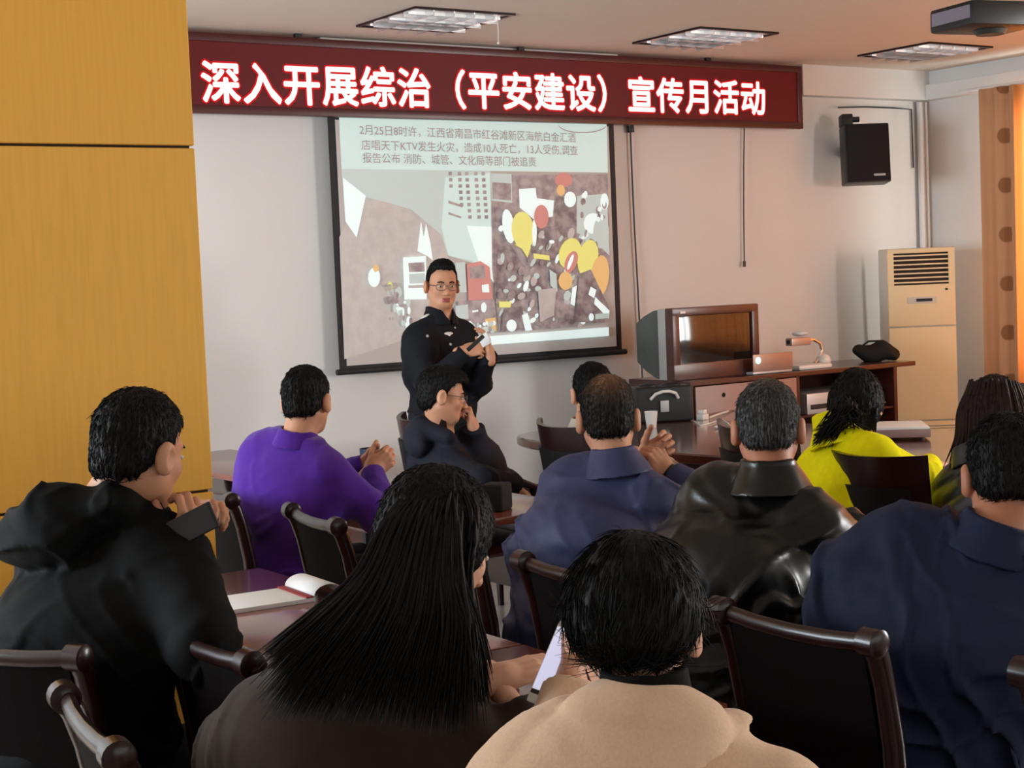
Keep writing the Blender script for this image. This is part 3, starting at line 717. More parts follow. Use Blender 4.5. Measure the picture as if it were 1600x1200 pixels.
# black bag on the cabinet
ba = on_y(1370, 594, 7.35); zt = mz
bg = MB().sphere((0, 0, .055), .15, (1.05, .7, .42), 24, 14)
for v in bg.bm.verts:
    v.co.z += .016 * math.sin(v.co.x * 34) + .01 * math.sin(v.co.y * 40 + 1)
    v.co.z = max(v.co.z, 0.0)
bgo = bg.build('bag', M['blackmatte']); bgo.location = (ba[0], ba[1], zt)
bgo.rotation_euler = (0, 0, math.radians(-34))
MB().tube([(-.10, 0, .10), (-.05, 0, .135), (.05, 0, .135), (.10, 0, .10)], .007, 8).build('handle', M['black'], bgo)
tag(bgo, 'slumped black bag on the right end of the cabinet in front of the air conditioner', 'bag')

# ------------------------------------------------------------------ things on the oval table
def put(o, px, py, z, heading=None):
    p = on_z(px, py, z); o.location = (p[0], p[1], z)
    if heading is not None: o.rotation_euler = (0, 0, math.radians(heading))
    return o
cup = MB().lathe([(.026, 0), (.027, .002), (.036, .086), (.038, .088), (.036, .090), (.034, .086), (.025, .006), (.0, .005)], n=28).build('paper_cup', M['white'])
put(cup, 1018, 668, .75); tag(cup, 'white paper cup on the oval table in front of the black case', 'cup')
cs = empty('equipment_case', (0, 0, 0)); p = on_z(1036, 651, .75)
cs.location = (5.84, 7.06, .75); cs.rotation_euler = (0, 0, math.radians(-22)); tag(cs, 'black case with white curved handle and grey tag on the oval table before the television', 'case')
MB().box((-.17, -.09, 0), (.17, .09, .205), bev=.02, seg=3).build('body', M['black'], cs)
for sx in (-.07, .07): MB().sphere((sx, 0, .205), .055, (1, .8, .35)).build('top_bulge', M['black'], cs)
MB().tube([(-.085, -.095, .135), (-.06, -.115, .165), (-.02, -.12, .178), (.02, -.12, .178), (.06, -.115, .165), (.08, -.095, .135)], .009, 10).build('handle', M['white'], cs)
MB().box((-.03, -.106, .06), (.02, -.100, .125), bev=.002).build('tag', M['silver'], cs)
ad = MB().box((-.035, -.022, 0), (.035, .022, .035), bev=.006).box((-.02, -.02, .035), (.02, .02, .06), bev=.008).build('power_adapter', M['white'])
put(ad, 1098, 656, .75, 20); tag(ad, 'white plug adapter with trailing leads on the oval table', 'adapter')
q = lambda x, y, z=.758: on_z(x, y, z)
A0 = np.array(ad.location)
cpts = [q(1108, 652), q(1125, 646), q(1142, 641), q(1160, 643), q(1175, 648)]
tag(MB().tube([(*p[:2], .757) for p in cpts], .006, 8).build('white_cable', M['white']), 'white cable lying behind the plug adapter', 'cable')
cpts = [q(1092, 660), q(1084, 657), q(1094, 664), q(1108, 661), q(1128, 654), q(1137, 660), q(1146, 668), q(1160, 677)]
tag(MB().tube([(*p[:2], .755) for p in cpts], .0035, 6).build('thin_cable', M['white']), 'thin pale lead curling in front of the plug adapter', 'cable')
sp0 = MB().sphere((0, 0, .008), .03, (1, .45, .25)).build('computer_mouse', M['white']); put(sp0, 1122, 669, .752, 10); tag(sp0, 'small white mouse on the oval table before the leads', 'mouse')
# flat silver device with white top right of the woman in yellow
fd = MB().box((-.17, -.14, .012), (.17, .14, .05), bev=.006).build('flatbed_device', mat('mauve_plastic', srgb(150, 120, 118), .4))
put(fd, 1398, 683, .75, 48); fd.location.x += .02
MB().box((-.165, -.135, .05), (.165, .135, .062), bev=.004).build('lid', M['paper'], fd)
for sx in (-.13, .13):
    for sy_ in (-.1, .1): MB().cyl((sx, sy_, 0), (sx, sy_, .013), .012, n=10).build('foot', M['black'], fd)
tag(fd, 'flat device with white lid on the oval table beside the woman in yellow', 'scanner')

# things on the training tables
mug = MB().lathe([(.040, 0), (.043, .003), (.046, .105), (.047, .108), (.043, .108), (.040, .01), (0, .008)], n=28)
mg = mug.build('travel_mug', mat('navy_mug', (.02, .03, .06), .3, .5)); put(mg, 579, 737, .75)
tag(mg, 'dark blue cup behind the clasped hands of the man in purple', 'cup')
mb = MB().box((-.055, -.045, 0), (.055, .045, .10), bev=.012, seg=3)
mg2 = mb.build('pen_box', M['blackmatte']); put(mg2, 776, 797, .75, 35); mg2.location.z = .75
MB().tube([(.055, 0, .08), (.08, 0, .07), (.08, 0, .04), (.055, 0, .03)], .006, 8).build('handle', M['black'], mg2)
tag(mg2, 'squat dark mug at the near end of the grey table', 'mug')
# notepad: white block with one sheet curled over the binding, red band
npd = empty('notepad', (0, 0, 0)); c_ = on_z(400, 942, .75); npd.location = (c_[0], c_[1], .75)
ax = (on_z(465, 943, .75) - on_z(340, 962, .75)); ang = math.atan2(ax[1], ax[0]); npd.rotation_euler = (0, 0, ang)
tag(npd, 'open white notepad with red binding and a curled page on the table beside the pillar', 'notepad')
MB().box((-.16, -.10, 0), (.13, .10, .012), bev=.002).build('pages', M['paper'], npd)
MB().box((-.155, -.098, -.0005 + .0005), (.13, .098, .003)).build('backing_board', M['redband'], npd)
MB().box((.105, -.101, .012), (.128, .101, .0165), bev=.002).build('binding', M['redband'], npd)
b = MB(); rows = []
for i in range(15):
    t = math.pi * 1.05 * i / 14; x = .128 + .045 + .045 * -math.cos(t); z = .014 + .030 * math.sin(t)
    rows.append([b.bm.verts.new((x, y, max(z, .003))) for y in (-.10, .10)])
for a_, d_ in zip(rows[:-1], rows[1:]): b.bm.faces.new((a_[0], d_[0], d_[1], a_[1]))
cu_ = b.build('curled_page', M['paper'], npd); so = cu_.modifiers.new('t', 'SOLIDIFY'); so.thickness = .0012
MB().box((-.145, -.06, .0121), (-.143, .06, .0125)).build('printed_line', M['darkgrey'], npd, smooth=False)
# ------------------------------------------------------------------ people: bodies grown as smooth implicit surfaces
V3 = lambda *a: np.array(a, dtype=np.float32)
def nrm(v): v = np.asarray(v, float); return v / (np.linalg.norm(v) + 1e-9)
def smin(a, b, k):
    h = np.clip(.5 + .5 * (b - a) / k, 0, 1); return b + (a - b) * h - k * h * (1 - h)
def smax(a, b, k): return -smin(-a, -b, k)
def rcone(P, a, b, ra, rb, ret=False):
    a = np.asarray(a, np.float32); b = np.asarray(b, np.float32); ab = b - a
    t = np.clip(((P - a) @ ab) / (ab @ ab + 1e-9), 0, 1)
    q = P - a - t[:, None] * ab
    d = np.sqrt(np.einsum('ij,ij->i', q, q)) - (ra + (rb - ra) * t)
    return (d, t) if ret else d
def ell(P, c, r, R=None):
    q = P - np.asarray(c, np.float32)
    if R is not None: q = q @ np.asarray(R, np.float32)
    r = np.asarray(r, np.float32)
    k0 = np.sqrt((((q / r) ** 2).sum(1))) + 1e-6; k1 = np.sqrt((((q / (r * r)) ** 2).sum(1))) + 1e-6
    return k0 * (k0 - 1) / k1
_NT = rng.rand(32, 32, 32).astype(np.float32)
def noise3(P):
    i = np.floor(P).astype(np.int32); f = (P - i).astype(np.float32); f = f * f * (3 - 2 * f)
    i0 = i & 31; i1 = (i + 1) & 31
    def g(x, y, z): return _NT[x, y, z]
    x0, y0, z0 = i0.T; x1, y1, z1 = i1.T; fx, fy, fz = f.T
    a = g(x0, y0, z0) * (1 - fx) + g(x1, y0, z0) * fx; b = g(x0, y1, z0) * (1 - fx) + g(x1, y1, z0) * fx
    c = g(x0, y0, z1) * (1 - fx) + g(x1, y0, z1) * fx; d = g(x0, y1, z1) * (1 - fx) + g(x1, y1, z1) * fx
    return ((a * (1 - fy) + b * fy) * (1 - fz) + (c * (1 - fy) + d * fy) * fz) * 2 - 1
def ridge(P):
    n = noise3(P); return 1 - 2.2 * np.abs(n)

def surface_net(f, lo, hi, h):
    """closed quad surface of f = 0 on a grid of step h; coarse pass first so only cells near the surface are evaluated"""
    lo = np.asarray(lo, float); hi = np.asarray(hi, float)
    B = 5
    nb = np.maximum(np.ceil((hi - lo) / (h * B)).astype(int), 1)
    n = nb * B + 1
    g = [lo[k] + h * np.arange(n[k]) for k in range(3)]
    # coarse pass on block centres
    bc = [lo[k] + h * B * (np.arange(nb[k]) + .5) for k in range(3)]
    X, Y, Z = np.meshgrid(*bc, indexing='ij')
    fc = f(np.stack([X.ravel(), Y.ravel(), Z.ravel()], 1).astype(np.float32)).reshape(nb)
    act = np.abs(fc) < h * B * 1.15 + .03
    V = np.where(np.kron(fc, np.ones((B, B, B))) < 0, -1.0, 1.0).astype(np.float32)
    V = np.pad(V, ((0, 1), (0, 1), (0, 1)), mode='edge')
    mask = np.zeros(tuple(n), bool)
    for i, j, k in zip(*np.nonzero(act)): mask[i * B:i * B + B + 1, j * B:j * B + B + 1, k * B:k * B + B + 1] = True
    idx = np.nonzero(mask)
    P = np.stack([g[0][idx[0]], g[1][idx[1]], g[2][idx[2]]], 1).astype(np.float32)
    out = np.empty(len(P), np.float32)
    for s in range(0, len(P), 400000): out[s:s + 400000] = f(P[s:s + 400000])
    V[idx] = out
    V[0], V[-1] = 1, 1; V[:, 0], V[:, -1] = 1, 1; V[:, :, 0], V[:, :, -1] = 1, 1
    S = V < 0
    c = [slice(None, -1), slice(1, None)]
    cnt = sum(S[c[a], c[b], c[d]].astype(np.int8) for a in (0, 1) for b in (0, 1) for d in (0, 1))
    actv = (cnt > 0) & (cnt < 8)
    ci = np.stack(np.nonzero(actv), 1)
    vid = -np.ones(actv.shape, np.int64); vid[tuple(ci.T)] = np.arange(len(ci))
    acc = np.zeros((len(ci), 3)); num = np.zeros(len(ci))
    corners = [(a, b, d) for a in (0, 1) for b in (0, 1) for d in (0, 1)]
    for p in corners:
        for ax in range(3):
            if p[ax]: continue
            q = list(p); q[ax] = 1
            va = V[ci[:, 0] + p[0], ci[:, 1] + p[1], ci[:, 2] + p[2]]; vb = V[ci[:, 0] + q[0], ci[:, 1] + q[1], ci[:, 2] + q[2]]
            m = (va < 0) != (vb < 0)
            t = np.where(m, va / np.where(m, va - vb, 1), 0)
            pt = np.tile(np.array(p, float), (len(ci), 1)); pt[:, ax] += t
            acc[m] += pt[m]; num += m
    vert = lo + h * (ci + acc / num[:, None])
    faces = []
    for ax in range(3):
        o1, o2 = (ax + 1) % 3, (ax + 2) % 3
        sl0 = [slice(1, -1)] * 3; sl0[ax] = slice(None, -1); sl1 = [slice(1, -1)] * 3; sl1[ax] = slice(1, None)
        A = S[tuple(sl0)]; Bq = S[tuple(sl1)]
        for flip in (0, 1):
            e = (A & ~Bq) if not flip else (~A & Bq)
            ii = np.stack(np.nonzero(e), 1)
            if not len(ii): continue
            base = ii.copy()
            for k in range(3):
                if k != ax: base[:, k] += 1
            def cid(d1, d2):
                qd = base.copy(); qd[:, o1] += d1; qd[:, o2] += d2; return vid[tuple(qd.T)]
            q4 = [cid(-1, -1), cid(0, -1), cid(0, 0), cid(-1, 0)]
            faces.append(np.stack(q4 if not flip else q4[::-1], 1))
    F = np.concatenate(faces) if faces else np.zeros((0, 4), int)
    F = F[(F >= 0).all(1)]
    return vert, F

def mesh_from(name, parts, mats_, parent=None, mi=None, col=None):
    """parts: list of (verts, faces, material index)"""
    vs = np.concatenate([p[0] for p in parts]); off = np.cumsum([0] + [len(p[0]) for p in parts])
    fs = np.concatenate([p[1] + o for p, o in zip(parts, off)])
    mids = np.concatenate([(p[2] if hasattr(p[2], '__len__') else np.full(len(p[1]), p[2])) for p in parts])
    me = bpy.data.meshes.new(name)
    me.vertices.add(len(vs)); me.vertices.foreach_set('co', vs.astype(np.float32).ravel())
    me.loops.add(len(fs) * 4); me.loops.foreach_set('vertex_index', fs.astype(np.int32).ravel())
    me.polygons.add(len(fs)); me.polygons.foreach_set('loop_start', np.arange(0, len(fs) * 4, 4, dtype=np.int32)); me.polygons.foreach_set('loop_total', np.full(len(fs), 4, np.int32))
    me.polygons.foreach_set('material_index', mids.astype(np.int32))
    me.update(calc_edges=True)
    for m in (mats_ if isinstance(mats_, (list, tuple)) else [mats_]): me.materials.append(m)
    if col is not None:
        at_ = me.attributes.new('thin', 'FLOAT', 'POINT'); at_.data.foreach_set('value', col.astype(np.float32))
    return link_mesh(name, me, parent, smooth=True)

# skin, hair, cloth ---------------------------------------------------------
def skin_mat(name, c):
    m = mat(name, c, 0.5, 0.35, noise=.10, nscale=30, bump=.08, bscale=250, bdist=.001)
    b = m.node_tree.nodes['Principled BSDF']; b.inputs['Subsurface Weight'].default_value = .12
    b.inputs['Subsurface Radius'].default_value = (.01, .004, .002); b.inputs['Subsurface Scale'].default_value = .6; return m
SKIN = {'tan': skin_mat('skin_tan', srgb(196, 142, 112)), 'dark': skin_mat('skin_brown', srgb(176, 116, 88)), 'fair': skin_mat('skin_fair', srgb(222, 172, 146))}
M['lip'] = mat('lips', srgb(160, 84, 76), .45)
M['eyewhite'] = mat('eye_white', srgb(200, 190, 180), .25); M['iris'] = mat('iris_dark', (.012, .008, .006), .1)
def hair_mat(name, c, grey=None, scalp=None):
    m = bpy.data.materials.new(name); m.use_nodes = True; nt = m.node_tree; N = nt.nodes; L = nt.links; b = N['Principled BSDF']
    b.inputs['Roughness'].default_value = .62; b.inputs['Specular IOR Level'].default_value = .18
    b.inputs['Base Color'].default_value = (*c[:3], 1)
    tc = N.new('ShaderNodeTexCoord'); mp = N.new('ShaderNodeMapping'); mp.inputs['Scale'].default_value = (260, 260, 30); L.new(tc.outputs['Object'], mp.inputs[0])
    nz = N.new('ShaderNodeTexNoise'); nz.inputs['Scale'].default_value = 1; nz.inputs['Detail'].default_value = 2; L.new(mp.outputs[0], nz.inputs['Vector'])
    bp = N.new('ShaderNodeBump'); bp.inputs['Strength'].default_value = .5; bp.inputs['Distance'].default_value = .003
    L.new(nz.outputs['Fac'], bp.inputs['Height']); L.new(bp.outputs[0], b.inputs['Normal'])
    last = None
    if grey:
        mr = N.new('ShaderNodeMapRange'); mr.inputs[1].default_value = .42; mr.inputs[2].default_value = .68; L.new(nz.outputs['Fac'], mr.inputs[0])
        mx = N.new('ShaderNodeMix'); mx.data_type = 'RGBA'; mx.inputs[6].default_value = (*c[:3], 1); mx.inputs[7].default_value = (*grey[:3], 1)
        L.new(mr.outputs[0], mx.inputs[0]); last = mx.outputs[2]
    if scalp:
        at_ = N.new('ShaderNodeAttribute'); at_.attribute_name = 'thin'
        mu = N.new('ShaderNodeMath'); mu.operation = 'MULTIPLY'; L.new(at_.outputs['Fac'], mu.inputs[0])
        mr2 = N.new('ShaderNodeMapRange'); mr2.inputs[1].default_value = .3; mr2.inputs[2].default_value = .7; mr2.inputs[3].default_value = .55; mr2.inputs[4].default_value = 1; L.new(nz.outputs['Fac'], mr2.inputs[0]); L.new(mr2.outputs[0], mu.inputs[1])
        mx = N.new('ShaderNodeMix'); mx.data_type = 'RGBA'; mx.inputs[7].default_value = (*scalp[:3], 1)
        if last: L.new(last, mx.inputs[6])
        else: mx.inputs[6].default_value = (*c[:3], 1)
        L.new(mu.outputs[0], mx.inputs[0]); last = mx.outputs[2]
    if last: L.new(last, b.inputs['Base Color'])
    return m
HB = (.0055, .0046, .0045)
HAIR = {'black': hair_mat('black_hair', HB), 'brown': hair_mat('dark_reddish_hair', (.022, .010, .008)), 'thin': hair_mat('thinning_hair', (.016, .014, .013), scalp=srgb(150, 112, 84)), 'grey': hair_mat('greying_hair', (.030, .028, .027), grey=(.10, .10, .10), scalp=srgb(140, 108, 78))}
def cloth(name, c, rough=.85, spec=.2, bump=.25, bs=220, sheen=.0, noise=.15, ns=40): return mat(name, c, rough, spec, noise=noise, nscale=ns, bump=bump, bscale=bs, sheen=sheen, bdist=.002)
M['uniform'] = cloth('uniform_cloth', (.006, .0065, .010), .8)
M['blackcoat'] = cloth('black_coat_cloth', (.0035, .0035, .0038), .8, .12)
M['purple'] = cloth('purple_knit', srgb(74, 34, 138), .9, .1, sheen=.2, bs=350)
M['navycoat'] = cloth('dark_navy_coat', (.012, .012, .020), .8)
M['palecloth'] = cloth('pale_shirt', srgb(176, 166, 152), .85)
M['bluejacket'] = cloth('blue_jacket', srgb(52, 56, 92), .6, .35)
M['leather'] = mat('black_leather', (.003, .003, .003), .32, .40, bump=.06, bscale=120, bdist=.002)
M['yellow'] = cloth('yellow_knit', srgb(240, 232, 18), .9, .1, bs=300)
M['puffer'] = mat('black_quilted', (.012, .011, .013), .4, .45, bump=.15, bscale=80)
M['navy'] = cloth('navy_jacket', srgb(24, 31, 58), .75, .25)
M['brownknit'] = cloth('dark_brown_knit', srgb(56, 46, 41), .95, .1, sheen=.1, bs=300)
M['beige'] = cloth('beige_wool', srgb(222, 188, 160), .95, .05, sheen=.15, bs=140, bump=.5, noise=.12, ns=220)
M['trouser'] = cloth('dark_trousers', (.012, .012, .016), .85)
M['shoe'] = mat('black_shoe', (.01, .01, .01), .3, .5)

def frame(fwd, up):
    """columns right, forward, up"""
    f = nrm(fwd); r = nrm(np.cross(f, up)); u = np.cross(r, f); return np.stack([r, f, u], 1)
def head_frame(yaw, pitch=0, roll=0):
    a, p = math.radians(yaw), math.radians(pitch)
    f = np.array([math.cos(a) * math.cos(p), math.sin(a) * math.cos(p), math.sin(p)])
    R = frame(f, (0, 0, 1)); q = math.radians(roll); c, s = math.cos(q), math.sin(q)
    r, u = R[:, 0] * c + R[:, 2] * s, -R[:, 0] * s + R[:, 2] * c
    return np.stack([r, R[:, 1], u], 1)

def head_sdf(P, nk, g):
    x = P.copy(); x[:, 0] = np.abs(x[:, 0])
    d = ell(x, (0, -.014, .036), (.076, .096, .086))
    d = smin(d, ell(x, (0, .026, -.028), (.062, .066, .084)), .03)
    d = smin(d, rcone(x, (0, .012, -.058), (0, .058, -.094), .050 * g, .024), .032)
    d = smin(d, rcone(x, (.050 * g, -.005, -.045), (.022, .058, -.092), .018, .016), .026)
    d = smin(d, ell(x, (.036, .052, -.026), (.026, .026, .024)), .02)
    d = smin(d, ell(x, (0, .078, .022), (.044, .014, .010)), .014)
    d = smax(d, -ell(x, (.031, .102, .000), (.019, .017, .012)), .012)
    d = smin(d, rcone(x, (0, .088, .004), (0, .108, -.036), .0075, .0125), .012)
    d = smin(d, ell(x, (.012, .100, -.039), (.0085, .010, .0075)), .006)
    d = smin(d, ell(x, (0, .090, -.0655), (.022, .011, .0055)), .006)
    d = smin(d, ell(x, (0, .087, -.0765), (.019, .012, .0065)), .006)
    d = smax(d, -ell(x, (0, .101, -.0707), (.021, .008, .0016)), .003)
    ear = ell(x, (.087, -.014, -.008), (.0135, .023, .036), np.array([[.94, .33, 0], [-.33, .94, 0], [0, 0, 1]]))
    ear = smax(ear, -ell(x, (.100, -.005, -.006), (.010, .013, .022)), .006)
    d = smin(d, ear, .007)
    d = smin(d, rcone(P, (0, -.022, -.05), nk, .054 * g, .060 * g), .03)
    return d

def hand_sdf(P, pose):
    """hand frame: x toward the thumb, y along the fingers, z out of the back of the hand (palm faces -z)"""
    d = rcone(P, (.0, -.035, 0), (.0, .015, 0), .025, .025)
    d = smin(d, ell(P, (.0, -.01, 0), (.029, .05, .020)), .02)
    d = smin(d, ell(P, (.004, .045, -.002), (.041, .050, .0145)), .018)
    d = smin(d, ell(P, (.030, .025, -.010), (.018, .030, .014)), .014)
    curl = pose.get('curl', [(20, 30, 20)] * 4); spread = pose.get('spread', 1.0)
    xs = (.030, .0105, -.010, -.029); ys = (.083, .088, .084, .075); ln = (.071, .079, .073, .057); rr = (.0088, .0090, .0086, .0076)
    fd = None
    for i in range(4):
        p = np.array([xs[i], ys[i], 0.0]); a = 0; sx = (xs[i] * 2.2) * spread
        seg = (ln[i] * .46, ln[i] * .30, ln[i] * .24); k = rr[i]
        fd_i = rcone(P, (xs[i] * .8, .05, 0), p, k * 1.1, k * 1.08)
        for s in range(3):
            a += math.radians(curl[i][s])
            q = p + seg[s] * nrm([sx * math.cos(a), math.cos(a), -math.sin(a)])
            fd_i = smin(fd_i, rcone(P, p, q, k * (1.06 - .08 * s), k * (1.0 - .09 * s)), .003)
            p = q
        d = smin(d, fd_i, .006)
    tc = pose.get('thumb', (35, 20, 15)); up = pose.get('thumb_down', .35)
    p = np.array([.026, .012, -.006]); a = math.radians(tc[0] + 10)
    r0 = .0125
    for s, l in enumerate((.042, .032, .026)):
        dirv = nrm([math.sin(a), math.cos(a), -up * (.6 + .4 * s)])
        q = p + dirv * l; d = smin(d, rcone(P, p, q, r0 - .0012 * s, r0 - .0012 * (s + 1)), .006); p = q
        a -= math.radians(tc[min(s + 1, 2)])
    return d

FIST = dict(curl=[(65, 75, 40)] * 4, thumb=(30, 25, 20), thumb_down=.7)
RELAX = dict(curl=[(18, 28, 18), (24, 32, 20), (28, 34, 22), (32, 36, 22)])
GRIP = dict(curl=[(45, 55, 30), (50, 58, 32), (54, 60, 34), (58, 60, 34)], thumb=(25, 15, 10), thumb_down=.9)
CLASP = dict(curl=[(48, 62, 20), (52, 62, 20), (54, 62, 20), (56, 60, 20)], thumb=(28, 12, 10), thumb_down=.6)

def person(s):
    """s: dict of the pose in world coordinates"""
    H = s.get('scale', 1.0)
    Hc = np.array(s['head'], float); HR = head_frame(*s['look']); Nb = np.array(s['neck'], float); Pv = np.array(s['pelvis'], float)
    th = math.radians(s['chest']); tp = math.radians(s.get('hips', s['chest']))
    fC = np.array([math.cos(th), math.sin(th), 0]); fP = np.array([math.cos(tp), math.sin(tp), 0])
    spine = Nb - Pv; back = s.get('slump', .03) * .6
    bulk = s.get('bulk', 1.0); wd = s.get('width', 1.0)
    S = []
    for t, b in ((0, 0), (.36, .6), (.68, 1.0), (.9, .6)):
        f = nrm(fP * (1 - t) + fC * t); up = nrm(spine + (t - .4) * 0 * f)
        R = frame(f, up); S.append((Pv + spine * t - R[:, 1] * back * b, R))
    RC = S[3][1]
    tilt = s.get('tilt', 0.0)
    rS = nrm(RC[:, 0] - tilt * RC[:, 2])
    shf = s.get('shfwd', 0.0)
    sh = {sd: Nb - RC[:, 2] * s.get('shdrop', .098) + sg * rS * .140 * wd + RC[:, 1] * shf + rS * s.get('shoff', 0) for sd, sg in (('R', 1), ('L', -1))}
    el, wr = {}, {}
    for sd in 'RL':
        wr[sd] = np.array(s['wrist' + sd], float)
        e0 = np.array(s['elbow' + sd], float)
        # two-bone arm: keep the natural lengths, bend toward the elbow hint
        la, lb = .285 * H * s.get('arm', 1.0), .255 * H * s.get('arm', 1.0)
        v = wr[sd] - sh[sd]; D = np.linalg.norm(v)
        if D > (la + lb) * .985:
            k = D / ((la + lb) * .985); la *= k; lb *= k
        D = max(D, abs(la - lb) + .02); u = nrm(v)
        x = (la * la - lb * lb + D * D) / (2 * D); hgt = math.sqrt(max(la * la - x * x, 0))
        pv = e0 - sh[sd]; pv = nrm(pv - u * (pv @ u))
        el[sd] = sh[sd] + u * x + pv * hgt
    hips = {sd: Pv + S[0][1][:, 0] * sg * .095 - np.array([0, 0, .03]) for sd, sg in (('R', 1), ('L', -1))}
    rP = np.array([fP[1], -fP[0], 0])
    kn, an = {}, {}
    for sd, sg in (('R', 1), ('L', -1)):
        if s.get('stand'):
            an[sd] = np.array([Pv[0], Pv[1], .085]) + rP * sg * .12 + fP * (.05 * sg); kn[sd] = (hips[sd] + an[sd]) / 2 + fP * .03
        else:
            kn[sd] = np.array([Pv[0], Pv[1], .51]) + fP * .42 + rP * sg * .12; an[sd] = np.array([kn[sd][0], kn[sd][1], .085]) - fP * .04
    arm_r = s.get('armr', 1.0)
    neckw = Nb - RC[:, 2] * .0
    def torso(P, o):
        d = ell(P, S[0][0], (.150 * wd + o, .112 * bulk + o, .135 + o), S[0][1])
        d = smin(d, ell(P, S[1][0] + S[1][1][:, 1] * .012, (.130 * wd * bulk ** .5 + o, .100 * bulk + o, .17 + o), S[1][1]), .08)
        d = smin(d, ell(P, S[2][0], (.128 * wd + o, .092 * bulk ** .5 + o, .165 + o), S[2][1]), .08)
        sR, sL = sh['R'], sh['L']
        ib = sR * .85 + sL * .15, sL * .85 + sR * .15
        d = smin(d, rcone(P, ib[0], ib[1], .046 + o, .046 + o), .07)
        tp_ = Nb + RC[:, 2] * .016
        for q in (sR, sL): d = smin(d, rcone(P, tp_ * .9 + q * .1, q + RC[:, 2] * .006, .036 + o * .7, .042 + o * .9), .045)
        return d
    def garment(P, o):
        """cloth hanging from the neck over the shoulders, boxy down to the hem"""
        sR, sL = sh['R'], sh['L']; mid = (sR + sL) / 2
        ax = nrm(sR - sL); upc = nrm(Nb - mid - ax * ((Nb - mid) @ ax)); upc = nrm(upc * .5 + RC[:, 2] * .5); upc = nrm(upc - ax * (upc @ ax)); fw = np.cross(upc, ax)
        Q = np.stack([ax, fw, upc], 1).astype(np.float32)
        q = (P - Nb.astype(np.float32)) @ Q
        kx = .50 / wd
        m0 = (mid - Nb) @ Q
        q1 = q * np.array([kx, 1 / bulk ** .5, 1], np.float32)
        q1[:, 0] *= (1 - .0 * q[:, 2])
        e1 = np.array([0, m0[1] * .9 - .012, m0[2] - .055])
        c = rcone(q1, (0, .004, .012), e1, .040 + o * .6, .092 + o * .8)
        tgt = (S[1][0] + S[1][1][:, 2] * .04 - Nb) @ Q; tgt = tgt * np.array([kx, 1 / bulk ** .5, 1])
        c = smin(c, rcone(q1, e1, tgt, .092 + o * .8, .088 + o * .8), .03)
        F1 = S[1][1].astype(np.float32)
        z = (P - S[1][0].astype(np.float32)) @ F1
        z1 = z * np.array([.60 / wd, 1 / bulk, 1], np.float32)
        b = rcone(z1, (0, .0, .10), (0, .012, -.12), .090 + o * .8, .097 + o * .8)
        d = smin(c, b, .07)
        d = smin(d, ell(P, S[0][0], (.152 * wd + o, .118 * bulk + o, .135 + o), S[0][1]), .05)
        for q_ in (sR, sL): d = smin(d, rcone(P, q_ * .75 + mid * .25, q_, .046 + o, .047 + o), .05)
        return d
    def arm(P, sd, o, fore=True, cut=None):
        k = arm_r
        d, t1 = rcone(P, sh[sd], el[sd], .048 * k + o, .041 * k + o * .9, True)
        d2, t2 = rcone(P, el[sd], wr[sd], .043 * k + o * .9, .029 * k + o * .75, True)
        if cut is not None:
            ax = nrm(wr[sd] - el[sd]); c0 = wr[sd] - ax * cut
            d2 = smax(d2, (P - c0.astype(np.float32)) @ ax.astype(np.float32), .006)
        return smin(d, d2, .03), t1 + t2
    # --- body (skin): torso, limbs, then head and hands in fine detail, one mesh
    body_lo = np.min([Pv, Nb, Hc, *sh.values(), *el.values(), *wr.values(), *hips.values(), *kn.values(), *an.values()], 0) - .2
    body_hi = np.max([Pv, Nb, Hc, *sh.values(), *el.values(), *wr.values(), *hips.values(), *kn.values(), *an.values()], 0) + .2
    def skinbody(P):
        d = np.maximum(torso(P, -.012), garment(P, s.get('thick', .016)) + .014)
        for sd in 'RL':
            a, _ = arm(P, sd, -.004); d = smin(d, a, .03)
            d = smin(d, rcone(P, hips[sd], kn[sd], .075, .05), .04); d = smin(d, rcone(P, kn[sd], an[sd], .05, .036), .03)
        d = smin(d, rcone(P, Nb - RC[:, 2] * .02, Hc - HR[:, 2] * .06, .055, .05), .03)
        # leave the head and hands to their own fine grids
        d = np.maximum(d, .105 * H - np.linalg.norm(P - (Hc + HR[:, 2] * .0).astype(np.float32), axis=1))
        return d
    hs = .012
    parts = []
    v, f = surface_net(skinbody, body_lo, body_hi, .015); parts.append((v, f, 0))
    nk = (HR.T @ (Nb - RC[:, 2] * .01 - Hc)) / H
    g = s.get('jaw', 1.0)
    hf = lambda P: head_sdf(P, nk, g)
    lo = np.minimum([-.105, -.13, -.14], nk - .07); hi = np.maximum([.105, .14, .135], nk + .07)
    v, f = surface_net(hf, lo, hi, .0042 if not s.get('fine') else .0034)
    fc = v[f].mean(1)
    lipm = (np.abs(fc[:, 0]) < .021) & (fc[:, 1] > .082) & (fc[:, 2] < -.060) & (fc[:, 2] > -.083)
    parts.append((Hc + H * (v @ HR.T), f, lipm.astype(int)))
    hands = s.get('hands', {})
    for sd in 'RL':
        hp = hands.get(sd, {})
        fdir = nrm(hp.get('dir', wr[sd] - el[sd])); bk = hp.get('back', (0, 0, 1))
        R = frame(fdir, bk)          # right, forward(fingers), up(back of hand)
        if sd == 'R': R = np.stack([-R[:, 0], R[:, 1], R[:, 2]], 1)   # thumb on the inner side
        if hp.get('flip'): R = np.stack([-R[:, 0], R[:, 1], R[:, 2]], 1)
        hsz = H * s.get('hand', 1.0)
        v, f = surface_net(lambda P: hand_sdf(P, hp.get('pose', RELAX)), (-.075, -.075, -.12), (.115, .19, .06), .0032)
        if np.linalg.det(R) < 0: f = f[:, ::-1]
        parts.append((wr[sd] + hsz * (v @ R.T), f, 0))
